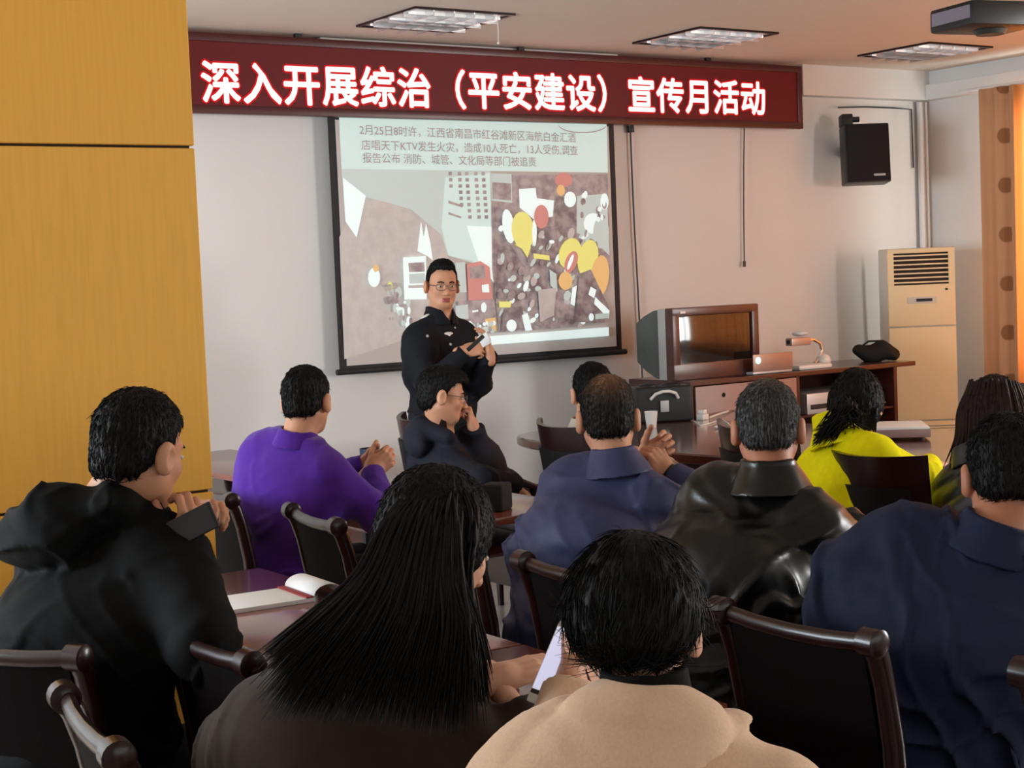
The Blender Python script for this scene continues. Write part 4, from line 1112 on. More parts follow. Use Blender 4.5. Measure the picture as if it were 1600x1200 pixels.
    root = mesh_from('person', parts, [SKIN[s.get('skin', 'tan')], M['lip']])
    tag(root, s['label'], 'person', s.get('group'))
    # --- clothes
    off = s.get('thick', .016); J = M[s['top']]
    fold = s.get('fold', .006); seed = s.get('seed', 0) * 7.3
    hem = s.get('hem', .02)
    nkc = Nb + RC[:, 2] * s.get('neckcut', .016)
    def jacket(P):
        d = garment(P, off)
        d = smax(d, (P - nkc.astype(np.float32)) @ RC[:, 2].astype(np.float32), .012)
        hp_ = (Pv - np.array([0, 0, hem])).astype(np.float32)
        d = smax(d, -((P - hp_) @ S[0][1][:, 2].astype(np.float32)), .012)
        tw = np.zeros(len(P), np.float32)
        for sd in 'RL':
            a, t = arm(P, sd, off * .9, cut=s.get('cuff', {}).get(sd, .0))
            w = np.clip((d - a) * 20 + .5, 0, 1) * (a < d + .05); d = smin(d, a, s.get('armk', .05)); tw = np.where(a < d + .03, t, tw)
        if s.get('extra'): d = s['extra'](P, d, dict(Nb=Nb, RC=RC, S=S, sh=sh, el=el, wr=wr, HR=HR, Hc=Hc, off=off))
        m = np.abs(d) < .03
        if m.any():
            q = P[m]; z = q - Pv.astype(np.float32)
            loc = z @ S[1][1].astype(np.float32)
            fx = s.get('foldscale', (4, 4, 13))
            # creases: narrow raised lines where a stretched, warped noise field crosses zero
            wz = noise3(loc * 5 + seed) * .9
            def crease(u, w): return np.exp(-(noise3(u) ** 2) / w)
            sag = loc[:, 2] * fx[2] - np.abs(loc[:, 0]) * s.get('drape', 8.0) + wz
            F = crease(np.stack([loc[:, 0] * fx[0] + seed, loc[:, 1] * fx[1] + seed, sag], 1), .03)
            F2 = crease(np.stack([loc[:, 0] * fx[0] * .6 + seed + 9, loc[:, 1] * fx[1] + 3, loc[:, 2] * fx[2] * .6 + loc[:, 0] * 9 + wz], 1), .02)
            low = np.clip((.40 - loc[:, 2]) / .25, .25, 1.0)
            fine = noise3(q * np.float32(26.0) + seed) * .18 + noise3(q * np.float32(4.0) + seed) * .4
            d[m] -= fold * ((F * 1.5 + F2 * 1.1) * low + fine)
            tt = tw[m]; e = (np.exp(-((tt - 1.0) / .30) ** 2) + .5 * np.exp(-((tt - .15) / .15) ** 2) + .6 * np.exp(-((tt - 1.85) / .15) ** 2)) * (tt > .01)
            R_ = crease(np.stack([tt * 6 + 1.0 * noise3(q * 8 + seed), q[:, 0] * 3 + seed, q[:, 2] * 3], 1), .03)
            d[m] -= fold * .9 * e * R_
        if s.get('quilt'):
            zz = (P - Pv.astype(np.float32)) @ S[1][1][:, 2].astype(np.float32)
            d = d - .012 * np.abs(np.sin(zz * math.pi / .075)) ** .6 + .006
        return d
    jl = np.min([Pv - .1, Nb, *sh.values(), *el.values(), *wr.values()], 0) - .22; jh = np.max([Pv, Nb, *sh.values(), *el.values(), *wr.values()], 0) + .22
    v, f = surface_net(jacket, jl, jh, s.get('res', .008))
    mesh_from(s.get('topname', 'jacket'), [(v, f, 0)], J, root)
    def trousers(P):
        d = ell(P, S[0][0], (.178 * wd, .14 * bulk, .135), S[0][1])
        for sd in 'RL':
            d = smin(d, rcone(P, hips[sd], kn[sd], .092, .068), .04); d = smin(d, rcone(P, kn[sd], an[sd], .068, .056), .03)
            d = smax(d, .075 - P[:, 2], .01)
        m = np.abs(d) < .03
        if m.any(): d[m] -= .006 * ridge(P[m] * np.float32(9) + seed)
        return d
    tl_ = np.min([Pv, *hips.values(), *kn.values(), *an.values()], 0) - .2; th_ = np.max([Pv, *hips.values(), *kn.values(), *an.values()], 0) + .2
    v, f = surface_net(trousers, tl_, th_, .014); mesh_from('trousers', [(v, f, 0)], M['trouser'], root)
    for sd in 'RL':
        a0 = an[sd]
        def shoe(P):
            b = a0.copy(); b[2] = .045
            d = rcone(P, b - fP * .05, b + fP * .13, .042, .036); d = smin(d, rcone(P, a0 - fP * .02, b - fP * .02, .042, .045), .02)
            return smax(d, -P[:, 2] + .001, .004)
        b = a0.copy(); v, f = surface_net(shoe, b - np.array([.22, .22, .1]), b + np.array([.22, .22, .08]), .009); mesh_from('shoe', [(v, f, 0)], M['shoe'], root)
    # --- collar: an upright band of cloth around the neck, open at the front
    if s.get('collar'):
        cr, ch, ct, gap = s['collar'][:4]; lean = s['collar'][4] if len(s['collar']) > 4 else .0
        axn = nrm(nrm(Hc - HR[:, 2] * .05 - Nb) + RC[:, 2]); Rn = frame(RC[:, 1], axn)
        base = Nb + axn * .0 - Rn[:, 1] * .004
        def collar(P):
            q = (P - base.astype(np.float32)) @ Rn.astype(np.float32)
            hgt = q[:, 2]; y = q[:, 1] + .0
            rad = np.sqrt(q[:, 0] ** 2 + (y * 1.05) ** 2)
            R0 = cr - hgt * .10 + s.get('flare', .020) * np.clip((.040 - hgt) / .07, 0, 1.2)
            d = np.abs(rad - R0) - ct
            top = ch - .35 * np.clip(y, -.0, .1)
            d = smax(d, hgt - top, .006); d = smax(d, -hgt - .034, .006)
            d = smax(d, -((np.abs(q[:, 0]) + .0) - gap - .5 * np.clip(hgt, -.02, .1) + 10.0 * (y < 0)), .004) if gap > 0 else d
            m = np.abs(d) < .02
            d[m] -= .002 * noise3(P[m] * np.float32(30) + seed)
            return d
        v, f = surface_net(collar, base - .16, base + .16, .0048)
        mesh_from('collar', [(v, f, 0)], M[s.get('collarmat', s['top'])], root)
    # --- hair
    hm = HAIR[s.get('hair', 'black')]; th_ = s.get('hairthick', .014); st = s.get('style', 'short'); nape = s.get('nape', -.055)
    rec = s.get('recede', 0.0)
    def hair(P):
        x = P.copy(); x[:, 0] = np.abs(x[:, 0])
        d = ell(x, (0, -.015, .038), (.077 + th_ * .45, .097 + th_, .086 + th_))
        d = smin(d, ell(x, (0, -.045, -.028), (.062 + th_ * .4, .060 + th_ * .6, .060)), .03)
        if st == 'quiff': d = smin(d, ell(x, (0, .012, .098), (.058, .082, .044)), .02)
        if st in ('long', 'pony'): d = smin(d, ell(x, (0, -.022, .0), (.099, .098, .10)), .03)
        if st == 'bowl': d = smin(d, ell(x, (0, -.02, .02), (.097, .118, .085)), .03)
        if st == 'full': d = smin(d, ell(x, (0, .02, .075), (.083, .085, .062)), .03)
        dg_ = np.degrees(np.arctan2(x[:, 0], x[:, 1] + .015))
        hl = np.interp(dg_, [0, 35, 50, 62, 70, 78, 86, 96, 108, 125, 150, 180], [.077 + rec, .074 + rec, .062 + rec * .8, .045 + rec * .4, .020, -.020, -.028, -.016, -.024, nape + .012, nape, nape])
        if st in ('long', 'pony'): hl = np.interp(x[:, 1], [-.12, .0, .03, .06, .08, .1], [-.10, -.10, -.06, .03, .058, .066])
        hl = hl + .006 * noise3(x * 60)
        d = smax(d, hl.astype(np.float32) - x[:, 2], .010)
        d = smax(d, -(x[:, 0] * .0 + ell(x, (.090, -.008, -.012), (.024, .028, .042))), .004) if st in ('short', 'quiff', 'full', 'bowl') else d
        m = np.abs(d) < .02
        q = P[m]
        ang = np.arctan2(q[:, 0], q[:, 1] + .03)
        d[m] -= s.get('tuft', .0022) * (ridge(np.stack([ang * 16, q[:, 1] * 30, q[:, 2] * 22], 1)) + .8 * noise3(q * 95))
        return d
    v, f = surface_net(hair, (-.125, -.155, -.13), (.125, .15, .175), .0036)
    thin = np.exp(-(((v[:, 0]) / .045) ** 2 + ((v[:, 1] + s.get('baldy', .055)) / .06) ** 2 + ((v[:, 2] - .105) / .05) ** 2)) * s.get('bald', 0)
    hv, hf_ = [Hc + H * (v @ HR.T)], [f]
    # short strands lying along the scalp, fanning out from the crown
    ns = s.get('nstrand', 4500)
    fcn = v[f]; cen = fcn.mean(1); nn = np.cross(fcn[:, 2] - fcn[:, 0], fcn[:, 3] - fcn[:, 1]); nn /= np.linalg.norm(nn, axis=1)[:, None] + 1e-9
    ok = np.nonzero((nn * (cen - np.array([0, -.015, .03]))).sum(1) > .02)[0]
    pk = ok[rng.randint(0, len(ok), ns)]
    c0, n0 = cen[pk], nn[pk]
    fl = c0 - np.array([.01, -.055, .135]); fl[:, 2] -= .05; fl += rng.randn(ns, 3) * s.get('mess', .016)
    fl -= n0 * (fl * n0).sum(1)[:, None]; fl /= np.linalg.norm(fl, axis=1)[:, None] + 1e-9
    L_ = (s.get('slen', .015) * (.6 + .8 * rng.rand(ns)))[:, None]
    sd_ = np.cross(fl, n0); w_ = s.get('sw', .0008)
    lift = s.get('lift', .0012)
    pts = [c0 - n0 * .001, c0 + fl * L_ * .5 + n0 * (lift - (L_ * .5) ** 2 / .19), c0 + fl * L_ + n0 * (lift * .6 * rng.rand(ns)[:, None] - L_ ** 2 / .19)]
    ww = [w_, w_, w_ * .25]; sv = []
    for q_, w1 in zip(pts, ww):
        for a_, b_ in ((1, 0), (-.5, .9), (-.5, -.9)): sv.append(q_ + sd_ * a_ * w1 + n0 * b_ * w1)
    sv = np.stack(sv, 1)  # ns x 9 x 3
    base_ = np.arange(ns)[:, None] * 9
    sf = np.concatenate([base_ + np.array([[r_ * 3 + j, r_ * 3 + (j + 1) % 3, r_ * 3 + 3 + (j + 1) % 3, r_ * 3 + 3 + j]]) for r_ in range(2) for j in range(3)])
    hv.append(Hc + H * (sv.reshape(-1, 3) @ HR.T)); hf_.append(sf)
    thin = np.concatenate([thin, np.repeat(thin[f[pk]].mean(1), 9)])
    hair_o = mesh_from('hair', [(a_, b_, 0) for a_, b_ in zip(hv, hf_)], hm, root, col=thin)
    W = lambda p: Hc + H * (HR @ np.asarray(p, float))
    # eyes and eyebrows
    if s.get('face', True):
        eb = MB()
        for sg in (-1, 1):
            a_ = [W((sg * .014, .092, .020)), W((sg * .03, .092, .0245)), W((sg * .047, .080, .021))]
            eb.tube([tuple(q) for q in a_], [.0028, .0038, .0022], 8)
        eb.build('eyebrows', hm, root)
        for sg in (-1, 1):
            e = MB(); e.sphere((0, 0, 0), .0112, (1.15, .8, .55), 16, 10); e.mi = 1; e.sphere((0, .0052, 0), .0054, (1, .9, .95), 12, 8)
            o = e.build('eye', [M['eyewhite'], M['iris']]); o.parent = root
            o.matrix_local = Matrix([[*(HR[i] * H), W((sg * .031, .0835, .0))[i]] for i in range(3)] + [[0, 0, 0, 1]])
    if s.get('glasses'):
        gl = MB()
        for sg in (-1, 1):
            cx = sg * .033
            ring = [(cx + .025 * math.copysign(abs(math.cos(t)) ** .6, math.cos(t)), .106 - .1 * (abs(cx + .025 * math.cos(t)) - .03), -.002 + .0165 * math.copysign(abs(math.sin(t)) ** .6, math.sin(t))) for t in [2 * math.pi * i / 24 for i in range(25)]]
            gl.tube([tuple(W(q)) for q in ring], .0016, 6, caps=False)
            gl.tube([tuple(W(q)) for q in ((sg * .060, .103, .004), (sg * .076, .085, .005), (sg * .083, .02, .006), (sg * .083, -.008, .002))], .0017, 6)
        gl.tube([tuple(W(q)) for q in ((-.009, .109, .003), (0, .112, .005), (.009, .109, .003))], .0016, 6)
        go = gl.build('glasses', M['darkgrey'], root)
    s['_'] = dict(root=root, W=W, HR=HR, Hc=Hc, RC=RC, Nb=Nb, S=S, sh=sh, el=el, wr=wr, H=H, Pv=Pv)
    return s['_']

def strands(name, curves, r, m, parent, jit=.006, n=4, per=1):
    """many thin tapered locks, as one mesh. curves: list of point lists"""
    vs, fs, off = [], [], 0
    for cpts in curves:
        P = np.array(cpts, float); K = len(P)
        t = np.linspace(0, 1, K); tt = np.linspace(0, 1, max(K * 3, 12))
        # smooth resample
        Q = np.stack([np.interp(tt, t, P[:, k]) for k in range(3)], 1)
        for _ in range(3): Q[1:-1] = (Q[:-2] + 2 * Q[1:-1] + Q[2:]) / 4
        T = np.gradient(Q, axis=0); T /= np.linalg.norm(T, axis=1)[:, None] + 1e-9
        a = np.cross(T, [.3, .2, .9]); a /= np.linalg.norm(a, axis=1)[:, None] + 1e-9; b = np.cross(T, a)
        rad = r * (.55 + .45 * np.sin(math.pi * np.clip(tt * .9 + .1, 0, 1))) * (1 - .75 * np.clip((tt - .75) / .25, 0, 1))
        k = len(Q)
        for j in range(n):
            th = 2 * math.pi * j / n
            vs.append(Q + (a * math.cos(th) + b * math.sin(th)) * rad[:, None])
        for i in range(k - 1):
            for j in range(n):
                j2 = (j + 1) % n
                fs.append((off + j * k + i, off + j2 * k + i, off + j2 * k + i + 1, off + j * k + i + 1))
        off += n * k
    return mesh_from(name, [(np.concatenate(vs), np.array(fs), 0)], m, parent)
ONLY = os.environ.get('ONLY_PEOPLE')
def want(k): return ONLY is None or k in ONLY.split(',')
OFFSET = lambda p, *d: np.asarray(p, float) + np.array(d, float)
CR = np.array([RGT[0], RGT[1], 0]); CF = np.array([FWD[0], FWD[1], 0]); UPZ = np.array([0, 0, 1.0])

# 1 officer -----------------------------------------------------------------
if want('officer'):
    hd = at(691, 446, 8.2); p = dict(label='standing officer in dark uniform and glasses speaking before the projection screen', head=hd, look=(252, -4, 2), neck=at(688, 497, 8.22), pelvis=(hd[0] - .02, hd[1] + .02, .93), chest=278, hips=275, stand=True, slump=.0,
        wristR=at(726, 549, 7.98), elbowR=at(652, 590, 8.05), wristL=at(765, 553, 8.02), elbowL=at(745, 610, 8.25), top='uniform', thick=.020, fold=.006, hem=.10, bulk=1.05, width=1.02, style='quiff', hairthick=.006, nape=-.03, slen=.009, recede=.012, skin='tan', glasses=True, jaw=1.08, fine=True, collar=(.074, .062, .006, .015), scale=.97, seed=1,
        hands={'R': dict(dir=CR * .8 + UPZ * .1 + CF * .1, back=-CF * .8 + UPZ * .5, pose=GRIP), 'L': dict(dir=UPZ * 1.0 - CR * .1, back=CR * .9 + CF * .3, pose=RELAX)})
    r = person(p); W = r['W']
    # insignia sewn on the cloth: find where the line of sight meets the jacket
    from mathutils.bvhtree import BVHTree
    jk = [c for c in r['root'].children if c.name.startswith('jacket')][0].data
    tree = BVHTree.FromPolygons([v.co for v in jk.vertices], [list(q.vertices) for q in jk.polygons])
    def sew(px, py, mb, name, m):
        hit, nor, _, _ = tree.ray_cast(Vector((0, 0, EYE)), Vector(ray(px, py)))
        if hit is None: return
        o = mb.build(name, m, r['root']); Fm = frame(np.array(nor), UPZ)
        o.matrix_local = Matrix([[*Fm[i], hit[i]] for i in range(3)] + [[0, 0, 0, 1]])
    sew(664, 494, MB().sphere((0, 0, 0), 1, (.022, .005, .026)), 'shoulder_badge', M['white'])
    sew(701, 521, MB().sphere((0, 0, 0), 1, (.030, .005, .009)).sphere((0, 0, -.004), 1, (.011, .006, .012)), 'chest_badge', M['white'])
    sew(668, 525, MB().sphere((0, 0, 0), 1, (.008, .004, .008)), 'button', M['silver'])
    sew(711, 512, MB().sphere((0, 0, 0), 1, (.006, .004, .006)), 'button', M['silver'])
    sew(704, 538, MB().sphere((0, 0, 0), 1, (.008, .004, .008)), 'button', M['silver'])
    ph = MB().box((-.010, -.007, -.055), (.010, .007, .055), bev=.004).build('remote_control', M['black']); c0 = at(743, 536, 7.86)
    ph.matrix_world = Matrix([[*frame(nrm(-CF + .3 * CR), nrm(UPZ * .6 + CR * .8))[i], c0[i]] for i in range(3)] + [[0, 0, 0, 1]])
    tag(ph, 'small black remote held in the officer’s right hand', 'remote')
    b = MB(); b.box((-.026, -.003, -.03), (.026, .003, .03), bev=.002); pp = b.build('folded_paper', M['paper']); c0 = at(757, 531, 7.95)
    pp.matrix_world = Matrix([[*frame(nrm(-CF), nrm(UPZ - CR * .5))[i], c0[i]] for i in range(3)] + [[0, 0, 0, 1]])
    tag(pp, 'white folded paper between the officer’s hands', 'paper')

# 2 man in black hooded jacket ------------------------------------------------
if want('hood'):
    def hoodex(P, d, k):
        Nb, RC = k['Nb'], k['RC']
        T = lambda x, y, z: Nb + RC @ np.array([x, y, z])
        h = rcone(P, T(-.13, -.035, .01), T(-.02, -.115, .015), .050, .062)
        h = smin(h, rcone(P, T(-.02, -.115, .015), T(.11, -.06, .01), .062, .046), .03)
        h = smin(h, ell(P, T(-.07, -.135, -.04), (.14, .055, .07), RC), .04)
        h = smin(h, rcone(P, T(-.13, -.035, .02), T(-.10, .07, -.02), .05, .035), .03)
        h = smin(h, rcone(P, T(.11, -.06, .02), T(.10, .07, -.03), .045, .035), .03)
        h = smax(h, -rcone(P, T(0, .02, -.1), T(0, .03, .2), .066, .072), .015)
        m = np.abs(h) < .04
        h[m] -= .014 * np.exp(-noise3(P[m] * np.float32(11) + 3) ** 2 / .02)
        return smin(d, h, .018)
    p = dict(label='man in a black hooded jacket by the yellow pillar, phone in hand', head=at(219, 706, 3.62), look=(25, -12, -4), neck=at(160, 800, 3.66), pelvis=(1.10, 3.42, .57), chest=26, hips=28, slump=.045,
        wristR=at(292, 862, 3.58), elbowR=at(305, 975, 3.42), wristL=at(288, 838, 3.78), elbowL=at(260, 930, 3.95), top='blackcoat', thick=.032, fold=.010, hem=.10, bulk=1.15, width=1.06, hairthick=.009, nape=-.06, skin='tan', jaw=1.08, scale=1.09, seed=2, extra=hoodex, neckcut=.03, foldscale=(5, 5, 14),
        hands={'R': dict(dir=UPZ * .9 + CR * .25, back=CR * .5 - CF * .6, pose=GRIP), 'L': dict(dir=UPZ * .6 + CR * .6, back=CF * .3 + UPZ * .5, pose=GRIP)})
    r = person(p)
    ph = empty('smartphone', tuple(at(297, 822, 3.56)))
    ph.matrix_world = Matrix([[*frame(nrm(-CF + .2 * UPZ - .2 * CR), nrm(CR * .92 + UPZ * .4))[i], at(299, 821, 3.52)[i]] for i in range(3)] + [[0, 0, 0, 1]])
    tag(ph, 'dark phone held sideways by the man in the black hooded jacket', 'phone')
    MB().box((-.031, -.004, -.06), (.031, .004, .06), bev=.004).build('body', M['black'], ph); MB().box((-.029, .004, -.054), (.029, .0046, .054)).build('display', M['black'], ph, smooth=False)

# 3 man in purple -----------------------------------------------------------
if want('purple'):
    p = dict(label='man in a purple sweater sitting with clasped hands beside the yellow pillar', head=at(480, 627, 5.85), look=(38, -6, 0), neck=at(466, 682, 5.82), pelvis=(2.57, 5.33, .56), chest=22, hips=5, slump=.05,
        wristR=at(581, 737, 5.98), elbowR=at(560, 800, 5.72), wristL=at(570, 728, 6.08), elbowL=at(520, 770, 6.2), top='purple', topname='sweater', thick=.018, fold=.007, hem=.12, bulk=1.1, width=1.12, hairthick=.010, nape=-.055, skin='tan', jaw=1.05, seed=3, collar=(.064, .030, .006, 0), armr=1.1,
        hands={'R': dict(dir=UPZ * .55 + CR * .75 + CF * .2, back=CR * .25 - CF * .9, pose=CLASP), 'L': dict(dir=CR * .9 + UPZ * .35, back=CF * .9 + UPZ * .2, pose=CLASP)})
    person(p)

# 4 seated man with glasses ---------------------------------------------------
if want('glasses'):
    def gh(P, d, k):
        Nb, RC = k['Nb'], k['RC']; T = lambda x, y, z: Nb + RC @ np.array([x, y, z])
        h = rcone(P, T(-.11, -.01, .03), T(0, -.10, .045), .035, .045); h = smin(h, rcone(P, T(0, -.10, .045), T(.11, -.01, .03), .045, .035), .02)
        h = smin(h, ell(P, T(0, -.12, -.02), (.11, .05, .07), RC), .03)
        return smin(d, h, .015)
    p = dict(label='seated man with glasses in a dark hooded coat leaning chin on hand below the officer', head=at(692, 619, 7.2), look=(-26, -10, 4), neck=at(690, 678, 7.25), pelvis=(4.12, 6.20, .55), chest=-14, hips=-14, slump=.06,
        wristR=at(800, 757, 7.15), elbowR=at(790, 770, 6.85), wristL=at(740, 668, 7.25), elbowL=at(770, 735, 7.35), top='navycoat', topname='coat', thick=.030, fold=.007, hem=.10, bulk=1.05, width=.95, hairthick=.012, style='full', nape=-.07, skin='tan', glasses=True, jaw=1.06, seed=4, extra=gh,
        hands={'R': dict(dir=CR * .7 - UPZ * .5, pose=RELAX), 'L': dict(dir=UPZ * .9 - CR * .15, back=CR * .9, pose=FIST)})
    person(p)

# 5 man in pale shirt ---------------------------------------------------------
if want('pale'):
    p = dict(label='man in a pale shirt at the oval table, mostly hidden behind the man in blue', head=at(926, 615, 6.8), look=(62, -4, 0), neck=at(916, 670, 6.8), pelvis=(4.14, 5.44, .55), chest=-6, hips=-8, slump=.04,
        wristR=(4.36, 5.30, .80), elbowR=(4.25, 5.15, .78), wristL=(4.45, 5.6, .80), elbowL=(4.45, 5.66, .78), top='palecloth', topname='shirt', thick=.014, fold=.006, hem=.08, hairthick=.012, skin='tan', seed=5, collar=(.066, .05, .004, .02))
    person(p)

# 6 man in blue jacket ---------------------------------------------------------
if want('blue'):
    p = dict(label='man in a blue jacket with thinning crown and hands clasped before him', head=at(950, 654, 4.8), look=(54, -6, 0), neck=at(962, 724, 4.74), pelvis=(2.66, 3.70, .57), chest=32, hips=15, slump=.05,
        wristR=at(1047, 742, 4.85), elbowR=at(1075, 850, 4.62), wristL=at(1008, 722, 5.02), elbowL=at(985, 810, 5.1), top='bluejacket', thick=.024, fold=.011, hem=.12, bulk=1.06, width=.92, hair='thin', hairthick=.008, bald=1.0, nape=-.055, skin='tan', jaw=1.05, seed=6, flare=.034, collar=(.066, .050, .007, .02), foldscale=(3, 3, 15), armr=1.1, drape=3,
        hands={'R': dict(dir=UPZ * .75 - CR * .45 + CF * .2, back=CR * .6 - CF * .7, pose=CLASP), 'L': dict(dir=CR * .75 + UPZ * .6, back=CF * .8 - UPZ * .2, pose=CLASP)})
    r = person(p)
    w0, e0 = r['wr']['R'], r['el']['R']; a = nrm(w0 - e0)
    MB().tube([tuple(w0 - a * .012), tuple(w0 + a * .012)], .034, 20).build('watch_strap', M['black'], r['root'])

# 7 man in black leather jacket ------------------------------------------------
if want('leather'):
    p = dict(label='grey haired man in a shiny black leather jacket seen from behind', head=at(1200, 670, 4.2), look=(46, -6, 0), neck=at(1203, 748, 4.14), pelvis=(2.60, 3.05, .57), chest=24, hips=8, slump=.05,
        wristR=at(1316, 812, 4.32), elbowR=at(1330, 915, 3.95), wristL=at(1180, 880, 4.75), elbowL=at(1090, 900, 4.5), top='leather', thick=.028, fold=.014, hem=.12, bulk=1.05, width=.96, hair='grey', hairthick=.007, bald=.75, baldy=.0, nape=-.05, skin='dark', jaw=1.08, seed=7, flare=.036, collar=(.070, .054, .008, .02), foldscale=(6, 6, 12), armr=1.12,
        hands={'R': dict(dir=CF * .8 + CR * .3 + UPZ * .1, back=UPZ, pose=RELAX), 'L': dict(dir=CF, back=UPZ, pose=RELAX)})
    person(p)

# 8 woman in yellow ---------------------------------------------------------
if want('yellow'):
    p = dict(label='woman in a bright yellow sweater with a black ponytail leaning over the table', head=at(1340, 633, 5.58), look=(24, -14, 0), neck=at(1306, 682, 5.5), pelvis=(4.02, 3.78, .55), chest=-4, hips=-8, slump=.06, shfwd=.02,
        wristR=at(1452, 728, 5.75), elbowR=at(1405, 735, 5.42), wristL=(4.75, 4.1, .80), elbowL=(4.5, 4.2, .80), top='yellow', topname='sweater', thick=.020, fold=.006, hem=.12, bulk=.98, width=1.0, style='pony', hairthick=.012, skin='fair', jaw=.92, scale=.95, seed=8, collar=(.066, .085, .009, 0), foldscale=(3, 3, 14),
        hands={'R': dict(dir=CF * .7 + CR * .6, back=UPZ, pose=RELAX), 'L': dict(dir=(1, 0, 0), back=UPZ, pose=RELAX)})
    r = person(p); W = r['W']
    cs_ = []
    tie = W((0, -.115, .0))
    for k in range(360):
        a, b_ = rng.randn(2) * .5
        tip = at(1268 + rng.rand() * 34, 672 + rng.rand() * 30, 5.40 + rng.rand() * .06) if k % 3 else at(1300 + rng.rand() * 60, 640 + rng.rand() * 40, 5.38 + rng.rand() * .05)
        mid = at(1322 + rng.randn() * 11, 640 + rng.randn() * 7, 5.36 + rng.rand() * .07)
        cs_.append([W((a * .04, -.09 + rng.rand() * .02, .03 + b_ * .03)), tie + RGT * rng.randn() * .008 + UPZ * rng.randn() * .008, mid, tip])
    strands('ponytail', cs_, .0042, HAIR['black'], r['root'])
    cs_ = []
    for k in range(50):
        x0 = 1355 + rng.rand() * 14
        cs_.append([W((.07 + rng.rand() * .02, rng.rand() * .05, .02)), at(x0, 640, 5.47), at(x0 + 2 - rng.rand() * 8, 668 + rng.rand() * 12, 5.46)])
    strands('side_lock', cs_, .004, HAIR['black'], r['root'])

# 9 woman in quilted jacket ------------------------------------------------------
if want('quilt'):
    p = dict(label='woman with long reddish brown hair in a black quilted jacket at the right edge', head=at(1556, 650, 5.2), look=(20, -10, 0), neck=at(1532, 706, 5.15), pelvis=(4.05, 3.12, .55), chest=0, hips=-6, slump=.05,
        wristR=(4.48, 3.06, .70), elbowR=(4.30, 2.75, .75), wristL=(4.50, 3.22, .70), elbowL=(4.3, 3.5, .75), top='puffer', thick=.045, fold=.004, hem=.12, hair='brown', style='long', hairthick=.018, skin='fair', jaw=.92, scale=.95, seed=9, quilt=True, collar=(.072, .035, .012, 0))
    r = person(p); W = r['W']
    cs_ = []
    for k in range(420):
        an_ = rng.rand() * 2 * math.pi * .72 + math.pi * .64
        rt = W((.085 * math.sin(an_) * -1, .1 * math.cos(an_) - .01, .05 + .07 * rng.rand()))
        out = np.array([math.sin(an_) * -1, math.cos(an_), 0]); ow = r['HR'] @ out
        mid = r['Hc'] + ow * (.105 + .02 * rng.rand()) - UPZ * .06
        tip = r['Hc'] + ow * (.105 + .05 * rng.rand()) - UPZ * (.17 + .09 * rng.rand()) - r['RC'][:, 1] * .03
        cs_.append([rt, (rt + mid) / 2 + ow * .02, mid, tip])
    strands('long_hair', cs_, .0065, HAIR['brown'], r['root'])

# 10 man in navy jacket ------------------------------------------------------------
if want('navy'):
    p = dict(label='broad man in a navy jacket leaning forward at the right edge, seen from behind', head=at(1576, 744, 3.5), look=(40, -14, 2), neck=at(1552, 842, 3.44), pelvis=(2.60, 2.33, .57), chest=33, hips=15, slump=.07,
        wristR=(3.05, 2.22, .70), elbowR=(2.95, 1.85, .72), wristL=at(1380, 960, 4.05), elbowL=at(1300, 960, 3.78), top='navy', thick=.034, fold=.019, hem=.06, bulk=1.2, width=1.2, hairthick=.009, nape=-.055, skin='dark', jaw=1.08, seed=10, scale=1.04, flare=.028, collar=(.072, .050, .008, .02), foldscale=(3, 3, 12), armr=1.15, drape=3,
        hands={'R': dict(dir=(1, 0, 0), back=UPZ, pose=RELAX), 'L': dict(dir=(1, .2, 0), back=UPZ, pose=RELAX)})
    person(p)

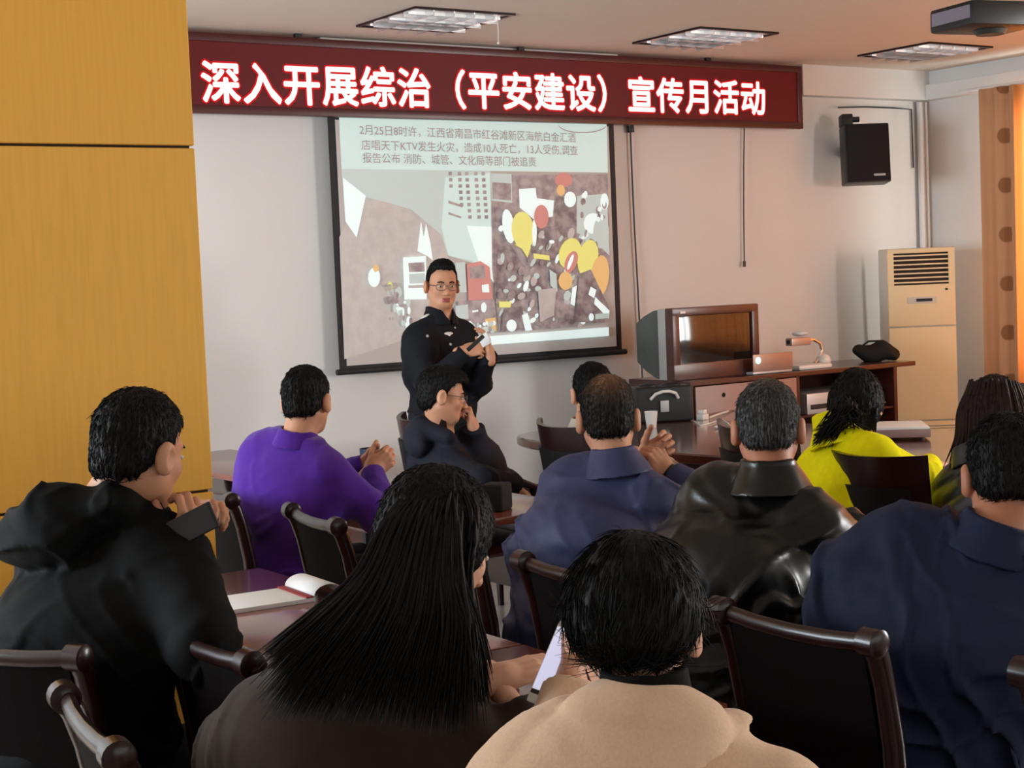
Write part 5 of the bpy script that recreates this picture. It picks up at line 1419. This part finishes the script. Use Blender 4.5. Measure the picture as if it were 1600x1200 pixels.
# 11 woman with long black hair -------------------------------------------------------
if want('long'):
    p = dict(label='woman with long straight black hair bending to the table, reaching toward the lit phone', head=at(686, 850, 2.80), look=(8, -26, 6), neck=at(622, 985, 2.74), pelvis=(1.10, 2.52, .57), chest=22, hips=5, slump=.05,
        wristR=at(772, 1062, 2.76), elbowR=at(640, 1380, 2.55), wristL=(1.70, 2.75, .80), elbowL=(1.45, 2.75, .78), top='brownknit', topname='sweater', thick=.020, fold=.005, hem=.10, style='long', hairthick=.016, skin='fair', jaw=.92, scale=.98, seed=11, cuff={'R': .06}, width=.9, armr=.86, shdrop=.125, tilt=-.25,
        hands={'R': dict(dir=CR * .9 + CF * .45 + UPZ * .12, back=UPZ * .9 - CF * .25, pose=dict(curl=[(10, 25, 15), (22, 28, 18), (26, 30, 20), (30, 34, 20)], thumb=(30, 15, 10), thumb_down=.5)), 'L': dict(dir=(1, 0, 0), back=UPZ, pose=RELAX)})
    r = person(p); W = r['W']
    cs_ = []
    # crown, then over the back and both sides of the neck; tips fan along the back
    for k in range(3600):
        u = rng.rand(); top_ = W((-.02 + rng.randn() * .02, .03 - .06 * rng.rand(), .125))
        # target column across the silhouette, left (back) to right (face side)
        if u < .62:
            w_ = rng.rand()
            m1 = at(600 + 120 * w_, 805 + rng.randn() * 8, 2.66 + .04 * rng.rand()); m2 = at(555 + 165 * w_, 900, 2.58 + .04 * rng.rand())
            tip = at(415 + 320 * w_ + rng.randn() * 14, 1015 + 110 * rng.rand() ** 1.5 + 30 * w_, 2.49 + .03 * rng.rand())
            m3 = (m2 + tip) / 2 + at(540, 950, 2.5) * 0 + np.array([-.0, -.02, .01])
            cs_.append([top_, m1, m2, m3, tip])
        elif u < .9:
            w_ = rng.rand()
            m1 = at(705 + 50 * w_, 800, 2.68 + .05 * rng.rand()); m2 = at(700 + 32 * w_, 900, 2.66 + .04 * rng.rand())
            tip = at(705 + 55 * w_ + rng.randn() * 6, 1020 + 85 * rng.rand(), 2.58 + .05 * rng.rand())
            cs_.append([top_, m1, m2, (m2 + tip) / 2, tip])
        else:
            w_ = rng.rand()
            cs_.append([top_, at(745 + 20 * w_, 790, 2.80 + .05 * rng.rand()), at(752 + 10 * w_, 840 + 20 * rng.rand(), 2.82 + .04 * rng.rand())])
    strands('long_hair', cs_, .0030, HAIR['black'], r['root'])

# 12 woman in beige coat ----------------------------------------------------------------
if want('beige'):
    def cape(P, d, k):
        Nb, RC = k['Nb'], k['RC']; T = lambda x, y, z: Nb + RC @ np.array([x, y, z])
        q = ((P - Nb.astype(np.float32)) @ RC.astype(np.float32)) * np.array([.52, .9, 1], np.float32)
        h = rcone(q, (0, -.032, .006), (0, -.05, -.17), .060, .150)
        h = smin(h, ell(P, T(.118, .02, -.012), (.045, .055, .034), RC), .02)
        h = smax(h, -((P - T(0, -.05, -.050).astype(np.float32)) @ nrm(RC[:, 2] + RC[:, 0] * -.42 ).astype(np.float32)), .006)
        h = smax(h, -rcone(P, T(0, .02, -.1), T(0, .03, .2), .056, .062), .012)
        m = np.abs(h) < .03
        h[m] -= .006 * noise3(P[m] * np.float32(9) + 2)
        return np.minimum(d, h)
    p = dict(label='woman in a beige wool coat with black bobbed hair, head bent, nearest the camera', head=at(990, 982, 2.28), look=(50, -24, -2), neck=at(1012, 1124, 2.20), pelvis=(1.20, 1.60, .57), chest=50, hips=50, slump=.06,
        wristR=(1.58, 1.92, .74), elbowR=(1.75, 1.45, .75), wristL=at(893, 1075, 2.62), elbowL=at(850, 1260, 2.42), top='beige', topname='coat', thick=.030, fold=.005, hem=.12, style='bowl', hairthick=.014, nape=-.058, slen=.045, mess=.006, lift=.0004, nstrand=7000, skin='fair', jaw=.92, seed=12, neckcut=.016, collar=(.062, .076, .006, 0), flare=.004, collarmat='blackcoat', extra=cape, tuft=.0016, width=1.14, shoff=.028, foldscale=(4, 4, 8), armr=1.0, shdrop=.115,
        hands={'R': dict(dir=(.6, .8, 0), back=UPZ, pose=RELAX), 'L': dict(dir=UPZ * .6 + CF * .7, back=-CR * .6 + CF * .1, pose=GRIP)})
    r = person(p)
    ph = empty('smartphone', (0, 0, 0)); pc = at(880, 1042, 2.64)
    ph.matrix_world = Matrix([[*frame(nrm(-CF * .85 + UPZ * .55 - CR * .1), nrm(CF * .5 + CR * .42 + UPZ * .75))[i], pc[i]] for i in range(3)] + [[0, 0, 0, 1]])
    tag(ph, 'white smartphone with a lit pale screen between the two nearest women', 'phone')
    MB().box((-.036, -.004, -.075), (.036, .004, .075), bev=.004).build('body', M['white'], ph); MB().box((-.034, .004, -.052), (.034, .0046, .062)).build('display', mat('lit_display', (.5, .5, .6), .2, emit=(.72, .74, 1, 1), estr=.75), ph, smooth=False)
    MB().box((-.0345, .004, -.060), (.0345, .0046, -.053)).build('display_border', M['black'], ph, smooth=False)
